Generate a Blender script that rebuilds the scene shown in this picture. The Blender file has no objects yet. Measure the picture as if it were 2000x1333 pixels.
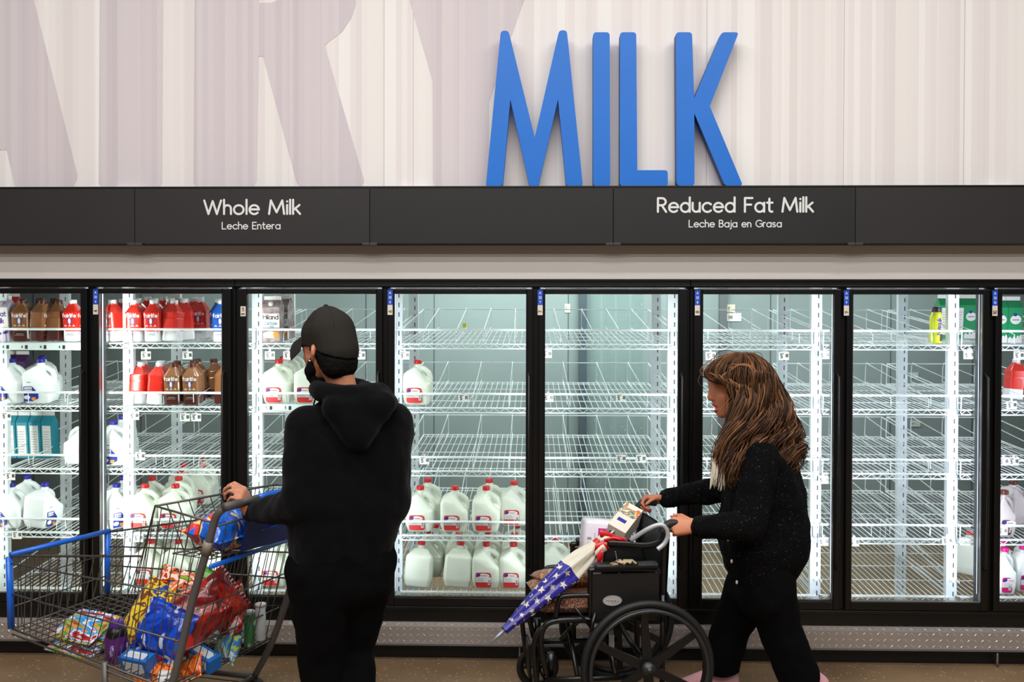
import bpy, bmesh, math, random
from mathutils import Vector, Matrix, Euler, noise
random.seed(7)
PI = math.pi
SC = bpy.context.scene
COL = SC.collection
V = Vector

# ---------------------------------------------------------------- camera
FPX = 1700.0
CAMP = V((0.0, -4.38, 1.66))
YAW, PITCH, ROLL = math.radians(1.4), math.radians(-0.7), math.radians(0.12)
RC = (Matrix.Rotation(YAW, 3, 'Z') @ Matrix.Rotation(PI/2+PITCH, 3, 'X') @ Matrix.Rotation(ROLL, 3, 'Z'))
cam = bpy.data.cameras.new('camera'); camo = bpy.data.objects.new('camera', cam); COL.objects.link(camo)
cam.sensor_width = 36.0; cam.lens = FPX*36/2000; cam.clip_start = .05
camo.matrix_world = Matrix.Translation(CAMP) @ RC.to_4x4()
SC.camera = camo

def ray(px, py): return RC @ V(((px-1000)/FPX, (666.5-py)/FPX, -1.0))
def P(px, py, Y):
    d = ray(px, py); return CAMP + d*((Y-CAMP.y)/d.y)
def PZ(px, py, Z):
    d = ray(px, py); return CAMP + d*((Z-CAMP.z)/d.z)
def proj(p):
    q = RC.transposed() @ (V(p)-CAMP); return (1000-FPX*q.x/q.z, 666.5+FPX*q.y/q.z)

# ---------------------------------------------------------------- materials
def lin(c):
    r = []
    for v in c[:3]:
        v /= 255.0
        r.append(v/12.92 if v <= .04045 else ((v+.055)/1.055)**2.4)
    return (r[0], r[1], r[2], 1)
MATS = {}
def mat(name, col=(200,200,200), rough=.5, metal=0., spec=.5, var=0., vscale=8., bump=0., bscale=40., col2=None, coat=0., stretch=None, thr=None, emit=None, alpha=None, sheen=0.):
    if name in MATS: return MATS[name]
    m = bpy.data.materials.new(name); m.use_nodes = True; MATS[name] = m
    nt = m.node_tree; N = nt.nodes; L = nt.links; b = N['Principled BSDF']
    b.inputs['Base Color'].default_value = lin(col); b.inputs['Roughness'].default_value = rough
    b.inputs['Metallic'].default_value = metal; b.inputs['Specular IOR Level'].default_value = spec
    b.inputs['Coat Weight'].default_value = coat
    if sheen: b.inputs['Sheen Weight'].default_value = sheen
    if alpha is not None: b.inputs['Alpha'].default_value = alpha
    if emit:
        b.inputs['Emission Color'].default_value = lin(emit[0]); b.inputs['Emission Strength'].default_value = emit[1]
    tc = N.new('ShaderNodeTexCoord'); mp = N.new('ShaderNodeMapping'); L.new(tc.outputs['Object'], mp.inputs['Vector'])
    if stretch: mp.inputs['Scale'].default_value = stretch
    nz = N.new('ShaderNodeTexNoise'); nz.inputs['Scale'].default_value = vscale; nz.inputs['Detail'].default_value = 4
    L.new(mp.outputs[0], nz.inputs['Vector'])
    rp = N.new('ShaderNodeValToRGB'); L.new(nz.outputs['Fac'], rp.inputs[0])
    c1 = lin(col); c2 = lin(col2) if col2 else tuple(min(1, x*(1-max(var,.04))) for x in c1[:3])+(1,)
    if thr is None: p0, p1 = .35, .65
    else: p0, p1 = thr-.01, thr+.01
    rp.color_ramp.elements[0].position = p0; rp.color_ramp.elements[0].color = c1
    rp.color_ramp.elements[1].position = p1; rp.color_ramp.elements[1].color = c2
    L.new(rp.outputs[0], b.inputs['Base Color'])
    if bump:
        n2 = N.new('ShaderNodeTexNoise'); n2.inputs['Scale'].default_value = bscale; n2.inputs['Detail'].default_value = 5
        L.new(mp.outputs[0], n2.inputs['Vector'])
        bp = N.new('ShaderNodeBump'); bp.inputs['Strength'].default_value = bump; bp.inputs['Distance'].default_value = .01
        L.new(n2.outputs['Fac'], bp.inputs['Height']); L.new(bp.outputs[0], b.inputs['Normal'])
    return m
def multimat(name, cols, scale=9., rough=.3, stretch=None, bump=.3, kind='noise', coat=.3):
    "a printed foil or paper: patches of several colours"
    if name in MATS: return MATS[name]
    m = bpy.data.materials.new(name); m.use_nodes = True; MATS[name] = m
    nt = m.node_tree; N = nt.nodes; L = nt.links; b = N['Principled BSDF']
    b.inputs['Roughness'].default_value = rough; b.inputs['Coat Weight'].default_value = coat
    tc = N.new('ShaderNodeTexCoord'); mp = N.new('ShaderNodeMapping'); L.new(tc.outputs['Object'], mp.inputs['Vector'])
    if stretch: mp.inputs['Scale'].default_value = stretch
    nz = N.new('ShaderNodeTexNoise'); nz.inputs['Scale'].default_value = scale; nz.inputs['Detail'].default_value = 3.5; nz.inputs['Distortion'].default_value = .6
    L.new(mp.outputs[0], nz.inputs['Vector'])
    rp = N.new('ShaderNodeValToRGB'); rp.color_ramp.interpolation = 'EASE' if kind == 'noise' else 'CONSTANT'
    n = len(cols); els = rp.color_ramp.elements; st = []
    for i, c in enumerate(cols):
        a, z = .34+.32*i/n, .34+.32*(i+1)/n
        st += [(0 if i == 0 else a+.006, c), (1 if i == n-1 else z-.006, c)]
    for i, (pos, c) in enumerate(st):
        e = els[i] if i < 2 else els.new(pos)
        e.position = pos; e.color = lin(c)
    L.new(nz.outputs['Fac'], rp.inputs[0]); L.new(rp.outputs[0], b.inputs['Base Color'])
    if bump:
        n2 = N.new('ShaderNodeTexNoise'); n2.inputs['Scale'].default_value = 22; L.new(tc.outputs['Object'], n2.inputs['Vector'])
        bp = N.new('ShaderNodeBump'); bp.inputs['Strength'].default_value = bump; bp.inputs['Distance'].default_value = .02
        L.new(n2.outputs['Fac'], bp.inputs['Height']); L.new(bp.outputs[0], b.inputs['Normal'])
    return m

# ---------------------------------------------------------------- mesh builder
class MB:
    def __init__(s): s.v = []; s.f = []; s.m = []; s.s = []
    def add(s, vs, fs, mi=0, smooth=False, M=None):
        o = len(s.v)
        for p in vs:
            p = V(p)
            s.v.append(M @ p if M is not None else p)
        for f in fs: s.f.append([i+o for i in f]); s.m.append(mi); s.s.append(smooth)
        return s
    def box(s, c, d, mi=0, M=None):
        x, y, z = c; a, b, e = d[0]/2, d[1]/2, d[2]/2
        vs = [(x+i*a, y+j*b, z+k*e) for i in (-1,1) for j in (-1,1) for k in (-1,1)]
        return s.add(vs, [(0,1,3,2),(4,6,7,5),(0,4,5,1),(2,3,7,6),(0,2,6,4),(1,5,7,3)], mi, False, M)
    def bx(s, x0, x1, y0, y1, z0, z1, mi=0, M=None):
        return s.box(((x0+x1)/2,(y0+y1)/2,(z0+z1)/2), (abs(x1-x0),abs(y1-y0),abs(z1-z0)), mi, M)
    def quad(s, a, b, c, d, mi=0): return s.add([a,b,c,d], [(0,1,2,3)], mi)
    def cbox(s, c, d, ch, mi=0, M=None):
        "box with chamfered edges"
        bm = bmesh.new(); bmesh.ops.create_cube(bm, size=1)
        bmesh.ops.scale(bm, vec=d, verts=bm.verts)
        bmesh.ops.bevel(bm, geom=bm.edges[:], offset=ch, segments=2, affect='EDGES', profile=.5)
        bmesh.ops.translate(bm, vec=c, verts=bm.verts)
        return s.bmadd(bm, mi, True, M)
    def bmadd(s, bm, mi=0, smooth=False, M=None):
        bm.verts.index_update(); vs = [v.co.copy() for v in bm.verts]; fs = [[v.index for v in f.verts] for f in bm.faces]
        bm.free(); return s.add(vs, fs, mi, smooth, M)
    def tube(s, pts, r, n=8, mi=0, closed=False, caps=True, M=None, flat=None):
        pts = [V(p) for p in pts]; k = len(pts)
        rs = r if isinstance(r, (list, tuple)) else [r]*k
        tans = []
        for i in range(k):
            if closed: t = pts[(i+1) % k]-pts[i-1]
            else: t = pts[min(i+1,k-1)]-pts[max(i-1,0)]
            tans.append(t.normalized() if t.length > 1e-9 else V((0,0,1)))
        up = V((0,0,1)) if abs(tans[0].z) < .9 else V((0,1,0))
        nrm = (up - tans[0]*up.dot(tans[0])).normalized()
        vs = []
        for i in range(k):
            t = tans[i]; nrm = (nrm - t*nrm.dot(t))
            if nrm.length < 1e-6: nrm = t.orthogonal()
            nrm.normalize(); b = t.cross(nrm)
            for j in range(n):
                a = 2*PI*(j+.5)/n
                fl = flat if flat else 1.
                vs.append(pts[i] + nrm*(math.cos(a)*rs[i]) + b*(math.sin(a)*rs[i]*fl))
        fs = []
        for i in range(k if closed else k-1):
            i2 = (i+1) % k
            for j in range(n):
                j2 = (j+1) % n
                fs.append((i*n+j, i*n+j2, i2*n+j2, i2*n+j))
        if caps and not closed:
            fs.append(tuple(range(n))[::-1]); fs.append(tuple(range((k-1)*n, k*n)))
        return s.add(vs, fs, mi, n > 4, M)
    def cyl(s, p0, p1, r, n=16, mi=0, M=None, r1=None): return s.tube([p0, p1], [r, r if r1 is None else r1], n, mi, M=M)
    def lathe(s, prof, n=24, mi=0, M=None, sq=None, smooth=True):
        "prof: (r, z); sq: superellipse exponent for square-ish sections"
        vs = []; fs = []
        for r, z in prof:
            for j in range(n):
                a = 2*PI*(j+.5)/n; c, sn = math.cos(a), math.sin(a)
                if sq:
                    e = sq[0] if isinstance(sq, (list,tuple)) else sq
                    q = (abs(c)**e+abs(sn)**e)**(-1/e)
                else: q = 1
                vs.append((r*q*c, r*q*sn, z))
        k = len(prof)
        for i in range(k-1):
            for j in range(n):
                j2 = (j+1) % n; fs.append((i*n+j, i*n+j2, (i+1)*n+j2, (i+1)*n+j))
        fs.append(tuple(range(n))[::-1]); fs.append(tuple(range((k-1)*n, k*n)))
        return s.add(vs, fs, mi, smooth, M)
    def poly(s, pts, nrm, th, mi=0):
        "flat outline extruded by th along nrm"
        n = len(pts); nrm = V(nrm)*th
        a = [V(p) for p in pts]; b = [p+nrm for p in a]
        fs = [tuple(range(n)), tuple(range(n, 2*n))[::-1]]
        fs += [(i, i+n, (i+1) % n+n, (i+1) % n) for i in range(n)]
        return s.add(a+b, fs, mi)
    def ell(s, c, r, mi=0, sub=2, R=None):
        bm = bmesh.new(); bmesh.ops.create_icosphere(bm, subdivisions=sub, radius=1)
        M = Matrix.Translation(c) @ (R.to_4x4() if R is not None else Matrix.Identity(4)) @ Matrix.Diagonal((r[0], r[1], r[2], 1))
        return s.bmadd(bm, mi, True, M)
    def hull(s, balls, mi=0, sub=2):
        "convex hull round balls (centre, radius or radii)"
        bm = bmesh.new()
        for c, r in balls:
            r = (r, r, r) if not isinstance(r, (list, tuple)) else r
            bmesh.ops.create_icosphere(bm, subdivisions=sub, radius=1, matrix=Matrix.Translation(c) @ Matrix.Diagonal((r[0], r[1], r[2], 1)))
        res = bmesh.ops.convex_hull(bm, input=bm.verts[:])
        kill = [g for g in res['geom_interior'] if isinstance(g, bmesh.types.BMVert)]
        bmesh.ops.delete(bm, geom=kill, context='VERTS')
        loose = [v for v in bm.verts if not v.link_faces]
        bmesh.ops.delete(bm, geom=loose, context='VERTS')
        bmesh.ops.recalc_face_normals(bm, faces=bm.faces)
        return s.bmadd(bm, mi, True)
    def limb(s, pts, rs, mi=0, sub=2):
        for i in range(len(pts)-1): s.hull([(pts[i], rs[i]), (pts[i+1], rs[i+1])], mi, sub)
        return s
    def remesh(s, vox, smooth=4, fac=.5):
        me = bpy.data.meshes.new('tmp'); me.from_pydata([tuple(p) for p in s.v], [], s.f); me.validate()
        o = bpy.data.objects.new('tmp', me); COL.objects.link(o)
        md = o.modifiers.new('r', 'REMESH'); md.mode = 'VOXEL'; md.voxel_size = vox
        if smooth: sm = o.modifiers.new('s', 'SMOOTH'); sm.iterations = smooth; sm.factor = fac
        dg = bpy.context.evaluated_depsgraph_get(); ev = o.evaluated_get(dg); m2 = ev.to_mesh()
        r = MB(); r.v = [v.co.copy() for v in m2.vertices]; r.f = [list(p.vertices) for p in m2.polygons]
        r.m = [0]*len(r.f); r.s = [True]*len(r.f)
        ev.to_mesh_clear(); bpy.data.objects.remove(o); bpy.data.meshes.remove(me)
        return r
    def move(s, fn): s.v = [V(fn(p)) for p in s.v]; return s

LOC = {}
def rootloc(o):
    while o is not None and o.parent is not None: o = o.parent
    return LOC.get(o.name, V((0,0,0))) if o is not None else V((0,0,0))
def obj(name, mb, mats, parent=None, bev=0., label=None, local=False):
    me = bpy.data.meshes.new(name)
    off = V((0,0,0)) if (parent is None or local) else rootloc(parent)
    me.from_pydata([tuple(p-off) for p in mb.v], [], mb.f)
    if not isinstance(mats, (list, tuple)): mats = [mats]
    for m in mats: me.materials.append(m)
    me.polygons.foreach_set('material_index', mb.m); me.polygons.foreach_set('use_smooth', mb.s)
    me.update()
    o = bpy.data.objects.new(name, me); COL.objects.link(o)
    if parent is not None: o.parent = parent
    if bev:
        b = o.modifiers.new('bevel', 'BEVEL'); b.width = bev; b.segments = 2; b.limit_method = 'ANGLE'
    if label: o['label'] = label
    return o
def tag(o, label, cat, group=None, kind=None):
    o['label'] = label; o['category'] = cat
    if group: o['group'] = group
    if kind: o['kind'] = kind
    return o
def struct(o): o['kind'] = 'structure'; return o
def thing(name, label, cat, loc=(0,0,0), rotz=0., group=None):
    o = bpy.data.objects.new(name, None); COL.objects.link(o); o.location = loc; o.rotation_euler = (0,0,rotz)
    o.empty_display_size = .05
    LOC[o.name] = V(loc); tag(o, label, cat, group); return o
def solo(name, mb, mats, label, cat, group=None, bev=0.):
    "a thing that is one mesh: origin moved to its base centre"
    n = len(mb.v); c = sum(mb.v, V((0,0,0)))/n; c.z = min(p.z for p in mb.v)
    mb.v = [p-c for p in mb.v]
    o = obj(name, mb, mats, bev=bev); o.location = c; LOC[o.name] = c
    return tag(o, label, cat, group)
def dup(root, loc=None, rot=None, label=None, group=None):
    r = root.copy(); COL.objects.link(r)
    if loc is not None: r.location = loc
    if rot is not None: r.rotation_euler = rot
    LOC[r.name] = V(r.location)
    if label: r['label'] = label
    if group: r['group'] = group
    for ch in list(root.children):
        c = ch.copy(); COL.objects.link(c); c.parent = r
        for g in list(ch.children):
            d = g.copy(); COL.objects.link(d); d.parent = c
    return r

# ---------------------------------------------------------------- stroke lettering
def arc(cx, cy, rx, ry, a0, a1, n=10):
    return [(cx+rx*math.cos(math.radians(a0+(a1-a0)*i/n)), cy+ry*math.sin(math.radians(a0+(a1-a0)*i/n))) for i in range(n+1)]
X = .66
GL = {
 'W': (1.12, [[(0,1),(.28,0),(.56,.95),(.84,0),(1.12,1)]]), 'M': (1.0, [[(0,0),(.12,1),(.5,.12),(.88,1),(1.0,0)]]),
 'L': (.5, [[(0,1),(0,0),(.5,0)]]), 'E': (.5, [[(.5,1),(0,1),(0,0),(.5,0)],[(0,.52),(.44,.52)]]),
 'R': (.56, [[(0,0),(0,1),(.25,1)]+arc(.27,.74,.26,.26,90,-90)+[(0,.48)],[(.26,.48),(.56,0)]]),
 'F': (.5, [[(.5,1),(0,1),(0,0)],[(0,.52),(.42,.52)]]),
 'B': (.56, [[(0,0),(0,1),(.25,1)]+arc(.27,.77,.22,.23,90,-90)+[(0,.54)],[(.25,.54)]+arc(.28,.27,.27,.27,90,-90)+[(0,0)]]),
 'G': (.82, [arc(.47,.5,.47,.5,45,330)+[(.9,.46),(.55,.46)]]), 'A': (.8, [[(0,0),(.4,1),(.8,0)],[(.14,.34),(.66,.34)]]),
 'H': (.7, [[(0,0),(0,1)],[(.7,0),(.7,1)],[(0,.52),(.7,.52)]]), 'I': (.0, [[(0,0),(0,1)]]),
 'N': (.7, [[(0,0),(0,1),(.7,0),(.7,1)]]), 'O': (.96, [arc(.48,.5,.48,.5,0,360,20)]), 'S': (.55, [arc(.28,.74,.25,.26,30,250)+arc(.28,.25,.27,.25,70,-150)]),
 'P': (.55, [[(0,0),(0,1),(.25,1)]+arc(.27,.73,.27,.27,90,-90)+[(0,.46)]]), 'C': (.78, [arc(.47,.5,.47,.5,45,315)]),
 'K': (.6, [[(0,0),(0,1)],[(.58,1),(0,.45)],[(.2,.62),(.6,0)]]), 'T': (.6, [[(0,1),(.6,1)],[(.3,1),(.3,0)]]), 'D': (.7, [[(0,0),(0,1),(.25,1)]+arc(.27,.5,.42,.5,90,-90)+[(0,0)]]),
 'h': (.46, [[(0,0),(0,1.05)],[(0,.35)]+arc(.23,.4,.23,.25,180,0)+[(.46,0)]]), 'n': (.46, [[(0,0),(0,X)],[(0,.35)]+arc(.23,.4,.23,.25,180,0)+[(.46,0)]]),
 'o': (.64, [arc(.32,.32,.32,.33,0,360,20)]), 'l': (.0, [[(0,0),(0,1.05)]]), 'i': (.0, [[(0,0),(0,X)],[(0,.92),(0,.93)]]),
 'e': (.6, [[(.0,.34),(.61,.34)]+arc(.31,.32,.31,.33,0,318,18)]), 'c': (.56, [arc(.32,.32,.32,.33,42,318,16)]),
 'a': (.6, [arc(.3,.32,.3,.33,0,360,18),[(.6,0),(.6,X)]]), 'd': (.6, [arc(.3,.32,.3,.33,0,360,18),[(.6,0),(.6,1.05)]]),
 'q': (.6, [arc(.3,.32,.3,.33,0,360,18),[(.6,-.3),(.6,X)]]), 'b': (.6, [arc(.3,.32,.3,.33,0,360,18),[(0,0),(0,1.05)]]),
 't': (.34, [[(.15,.95),(.15,.18)]+arc(.3,.17,.15,.17,180,290,6),[(0,X),(.36,X)]]), 'r': (.3, [[(0,0),(0,X)],[(0,.35)]+arc(.22,.4,.22,.25,180,70,6)]),
 'k': (.46, [[(0,0),(0,1.05)],[(.42,X),(0,.28)],[(.14,.4),(.46,0)]]), 'u': (.48, [[(0,X),(0,.25)]+arc(.24,.25,.24,.25,180,360)+[(.48,X)],[(.48,X),(.48,0)]]),
 's': (.42, [arc(.21,.48,.18,.17,40,255,8)+arc(.21,.17,.2,.17,75,-145,8)]), 'j': (.1, [[(.1,X),(.1,-.15)]+arc(-.04,-.15,.14,.14,0,-90,6),[(.1,.92),(.1,.93)]]),
 'f': (.34, [[(.12,0),(.12,.85)]+arc(.28,.85,.16,.17,180,80,6),[(0,X),(.32,X)]]), 'm': (.8, [[(0,0),(0,X)],[(0,.38)]+arc(.2,.42,.2,.23,180,0)+[(.4,0)],[(.4,.38)]+arc(.6,.42,.2,.23,180,0)+[(.8,0)]]),
 'g': (.6, [arc(.3,.32,.3,.33,0,360,18),[(.6,X),(.6,-.05)]+arc(.3,-.05,.3,.22,0,-140,8)]),
 '0': (.55, [arc(.27,.5,.27,.5,0,360,18)]), '1': (.25, [[(0,.8),(.22,1),(.22,0)]]), '2': (.55, [arc(.27,.73,.26,.27,160,-30,8)+[(.02,0),(.56,0)]]),
 '3': (.5, [arc(.24,.75,.23,.25,140,-90,8)+arc(.24,.26,.26,.26,90,-140,8)]), '4': (.6, [[(.44,0),(.44,1),(0,.3),(.6,.3)]]),
 '5': (.5, [[(.48,1),(.08,1),(.04,.58)]+arc(.24,.31,.26,.31,110,-140,8)]), '6': (.55, [arc(.27,.3,.27,.3,0,360,14),[(.03,.4),(.36,1)]]),
 '7': (.5, [[(0,1),(.52,1),(.15,0)]]), '8': (.5, [arc(.26,.76,.22,.24,0,360,14),arc(.26,.27,.27,.27,0,360,14)]), '9': (.55, [arc(.27,.7,.27,.3,0,360,14),[(.51,.6),(.18,0)]]),
}
def textw(t, sp=.2): return sum((GL[c][0] if c != ' ' else .3)+sp for c in t)-sp
def ribbon(mb, pts, r, to3, mi):
    "one stroke as a flat strip with round ends; sharp corners start a new stroke"
    segs = [[pts[0]]]
    for i in range(1, len(pts)):
        if math.hypot(pts[i][0]-segs[-1][-1][0], pts[i][1]-segs[-1][-1][1]) < 1e-7: continue
        segs[-1].append(pts[i])
        if i < len(pts)-1:
            a = math.atan2(pts[i][1]-segs[-1][-2][1], pts[i][0]-segs[-1][-2][0]); b = math.atan2(pts[i+1][1]-pts[i][1], pts[i+1][0]-pts[i][0])
            if abs((b-a+PI) % (2*PI)-PI) > .9: segs.append([pts[i]])
    for sg in segs:
        if len(sg) < 2: continue
        n = len(sg); closed = n > 6 and math.hypot(sg[0][0]-sg[-1][0], sg[0][1]-sg[-1][1]) < 1e-6
        if closed: sg = sg[:-1]; n -= 1
        L_, R_ = [], []
        for i in range(n):
            if closed: p, q_ = sg[i-1], sg[(i+1) % n]
            else: p, q_ = sg[max(i-1,0)], sg[min(i+1,n-1)]
            dx, dy = q_[0]-p[0], q_[1]-p[1]; l = math.hypot(dx, dy) or 1
            nx, ny = -dy/l*r, dx/l*r
            L_.append((sg[i][0]+nx, sg[i][1]+ny)); R_.append((sg[i][0]-nx, sg[i][1]-ny))
        z = mb_lift(mb)
        for i in range(n if closed else n-1):
            k = (i+1) % n
            mb.add([to3(*p, z) for p in (L_[i], R_[i], R_[k], L_[k])], [(0,1,2,3)], mi)
        if not closed:
            for e, (c, d) in enumerate(((sg[0], sg[1]), (sg[-1], sg[-2]))):
                a0 = math.atan2(c[1]-d[1], c[0]-d[0])
                mb.add([to3(c[0]+r*math.cos(a0+PI*(k/6-.5)), c[1]+r*math.sin(a0+PI*(k/6-.5)), z) for k in range(7)], [tuple(range(7))], mi)
def mb_lift(mb):
    mb.lift = (getattr(mb, 'lift', 0)+1) % 7
    return mb.lift*2.5e-5
def text(mb, t, c, h, w=.13, ux=V((1,0,0)), uy=V((0,0,1)), mi=0, sp=.2, wide=None, th=None):
    "lettering centred on c, cap height h, stroke width w*h; ux, uy span its plane"
    nn = ux.cross(uy).normalized()
    tot = textw(t, sp)*h; sx = 1. if wide is None else wide/tot
    cx = -tot/2; c = V(c)
    to3 = lambda x, y, z: c+ux*x+uy*y+nn*z
    for ch in t:
        if ch == ' ': cx += (.3+sp)*h; continue
        gw, strokes = GL[ch]
        for st in strokes: ribbon(mb, [((cx+x*h)*sx, (y-.5)*h) for x, y in st], w*h/2, to3, mi)
        cx += (gw+sp)*h
    return mb
ORD = ['first','second','third','fourth','fifth','sixth','seventh','eighth','ninth','tenth','eleventh','twelfth','thirteenth','fourteenth']
# ---------------------------------------------------------------- shared materials
M_black = mat('black_metal', (8,8,9), rough=.32, spec=.5, bump=.02)
M_blackp = mat('black_plastic', (10,10,11), rough=.45)
M_white = mat('white_wire', (225,230,232), rough=.35, var=.05)
M_post = mat('white_post', (215,222,226), rough=.4, var=.08)
M_slot = mat('slot_dark', (70,78,84), rough=.7)
M_paper = mat('paper', (238,238,234), rough=.7)
M_ink = mat('ink', (35,35,40), rough=.7)
M_signw = mat('sign_lettering', (222,222,222), rough=.6)

# glass
def glass(name, tint=(.93,.965,.955), refl=.55):
    m = bpy.data.materials.new(name); m.use_nodes = True; nt = m.node_tree; N = nt.nodes; L = nt.links
    for n in list(N):
        if n.type != 'OUTPUT_MATERIAL': N.remove(n)
    out = [n for n in N if n.type == 'OUTPUT_MATERIAL'][0]
    t = N.new('ShaderNodeBsdfTransparent'); t.inputs[0].default_value = tint+(1,)
    g = N.new('ShaderNodeBsdfGlossy'); g.inputs['Roughness'].default_value = .03
    fr = N.new('ShaderNodeFresnel'); fr.inputs[0].default_value = 1.45
    nz = N.new('ShaderNodeTexNoise'); nz.inputs['Scale'].default_value = 3
    mu = N.new('ShaderNodeMath'); mu.operation = 'MULTIPLY'; L.new(fr.outputs[0], mu.inputs[0]); mu.inputs[1].default_value = refl
    mx = N.new('ShaderNodeMixShader'); L.new(mu.outputs[0], mx.inputs[0]); L.new(t.outputs[0], mx.inputs[1]); L.new(g.outputs[0], mx.inputs[2])
    L.new(mx.outputs[0], out.inputs[0]); MATS[name] = m; return m
M_glass = glass('door_glass')

# ---------------------------------------------------------------- room shell
XL, XR = -6.5, 6.5
# the printed mural: vertical stripes of slightly different pale tints
def stripe_mat(name, cols, s1=1.2, s2=3.2):
    m = bpy.data.materials.new(name); m.use_nodes = True; nt = m.node_tree; N = nt.nodes; L = nt.links; b = N['Principled BSDF']
    b.inputs['Roughness'].default_value = .6; b.inputs['Specular IOR Level'].default_value = .25
    tc = N.new('ShaderNodeTexCoord'); sx = N.new('ShaderNodeSeparateXYZ'); L.new(tc.outputs['Object'], sx.inputs[0])
    cur = None
    for k, (sc, wgt) in enumerate(((s1, .45), (s2, .55))):
        mu = N.new('ShaderNodeMath'); mu.operation = 'MULTIPLY'; mu.inputs[1].default_value = sc*4; L.new(sx.outputs[0], mu.inputs[0])
        ns = N.new('ShaderNodeTexNoise'); ns.noise_dimensions = '1D'; ns.inputs['Scale'].default_value = 1.; ns.inputs['Detail'].default_value = 0
        sn = N.new('ShaderNodeMath'); sn.operation = 'SNAP'; sn.inputs[1].default_value = .37; L.new(mu.outputs[0], sn.inputs[0])
        L.new(sn.outputs[0], ns.inputs['W'])
        w = N.new('ShaderNodeMath'); w.operation = 'MULTIPLY'; w.inputs[1].default_value = wgt; L.new(ns.outputs['Fac'], w.inputs[0])
        if cur is None: cur = w
        else:
            a = N.new('ShaderNodeMath'); a.operation = 'ADD'; L.new(cur.outputs[0], a.inputs[0]); L.new(w.outputs[0], a.inputs[1]); cur = a
    rp = N.new('ShaderNodeValToRGB'); L.new(cur.outputs[0], rp.inputs[0])
    els = rp.color_ramp.elements
    for i, c in enumerate(cols):
        pos = .36+.28*i/(len(cols)-1)
        e = els[i] if i < 2 else els.new(pos)
        e.position = pos; e.color = lin(c)
    L.new(rp.outputs[0], b.inputs['Base Color']); MATS[name] = m; return m
M_mural = stripe_mat('mural_stripes', [(222,215,213),(228,221,219),(232,228,225),(226,218,217),(235,232,229)])
M_mlet = stripe_mat('mural_letters', [(200,190,195),(208,198,202),(212,204,206),(204,194,200)])
M_wall = mat('painted_wall', (205,199,193), rough=.7, var=.03, vscale=2)
z_ft = P(1000, 366, -.10).z; z_fb = P(1000, 476, -.10).z
z_ct = P(1000, 545, -.02).z
w = MB().bx(XL, XR, .0, .12, z_ft-.06, 3.6)
wall = struct(obj('wall_back', w, M_mural))
lw = MB().bx(XL, XR, .001, .12, z_ct-.02, z_ft-.06)
struct(obj('wall_lower', lw, M_wall)).name = 'wall_back_lower'
# big faded letters printed on the wall
def mural(pts, holes=None):
    mb = MB(); mb.add([P(x, y, -.0015) for x, y in pts], [tuple(range(len(pts)))[::-1]])
    o = obj('mural_letter', mb, M_mlet, wall); o['label'] = 'pale lavender letter printed on the striped wall'; return o
def rnd(pts, r, k=5):
    "rounds the corners flagged by a third value"
    out = []; n = len(pts)
    for i, p in enumerate(pts):
        rr = p[2] if len(p) > 2 else r
        a = V((pts[i-1][0], pts[i-1][1])); b = V((p[0], p[1])); c = V((pts[(i+1) % n][0], pts[(i+1) % n][1]))
        if rr <= 0: out.append((b.x, b.y)); continue
        u = (a-b); v = (c-b); d = min(rr, u.length*.45, v.length*.45); u.normalize(); v.normalize()
        p0 = b+u*d; p2 = b+v*d
        for j in range(k+1):
            t = j/k; q = p0*(1-t)**2+b*2*t*(1-t)+p2*t*t; out.append((q.x, q.y))
    return out
mural(rnd([(-330,371,0),(-330,-250,0),(-60,-250,0),(66,0,0),(152,345),(140,371),(35,372),(28,360),(13,293,0),(-60,293,0),(-60,371,0)], 6))
mural(rnd([(196,-250,0),(320,-250,0),(316,361),(304,370),(206,371),(193,362)], 8))
rpts = [(382,-250,0),(500,-250,0),(506,6,0),(530,5,0),(700,-60,0),(694,10,0),(686,35,0),(668,62,0),(634,88,0),(712,355),(703,366),(592,368),(580,358),(514,110,0),(505,110,0),(501,356),(492,368),(390,369),(378,360)]
mural(rnd(rpts, 7))
mural(rnd([(720,-200,0),(800,0,0),(845,158,0),(846,358),(852,366),(955,364),(955,200,0),(1016,20,0),(1100,-200,0)], 6))
# seams of the wall panels and small clear ledge clips
sm = MB()
for px in (251, 470, 750, 807, 1380, 1648, 1883):
    a = P(px, 200, -.0008); sm.bx(a.x-.0009, a.x+.0009, -.0010, 0, z_ft-.06, 3.6)
obj('wall_seam', sm, mat('seam', (176,168,166), rough=.8), wall)
M_clear = mat('clear_clip', (206,196,206), rough=.25)
for i, px in enumerate((250, 806, 1952)):
    a = P(px, 362, -.03); mb = MB().bx(a.x-.075, a.x+.075, -.035, -.004, z_ft+.001, z_ft+.012).bx(a.x-.075, a.x+.075, -.006, -.0025, z_ft+.012, z_ft+.022)
    solo('ledge_clip', mb, M_clear, 'clear plastic clip on the sign ledge, '+['above the Whole Milk panel, at far left','left of the blue letter M','at the far right of the wall'][i], 'clip', 'clear clips on the sign ledge')

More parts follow.
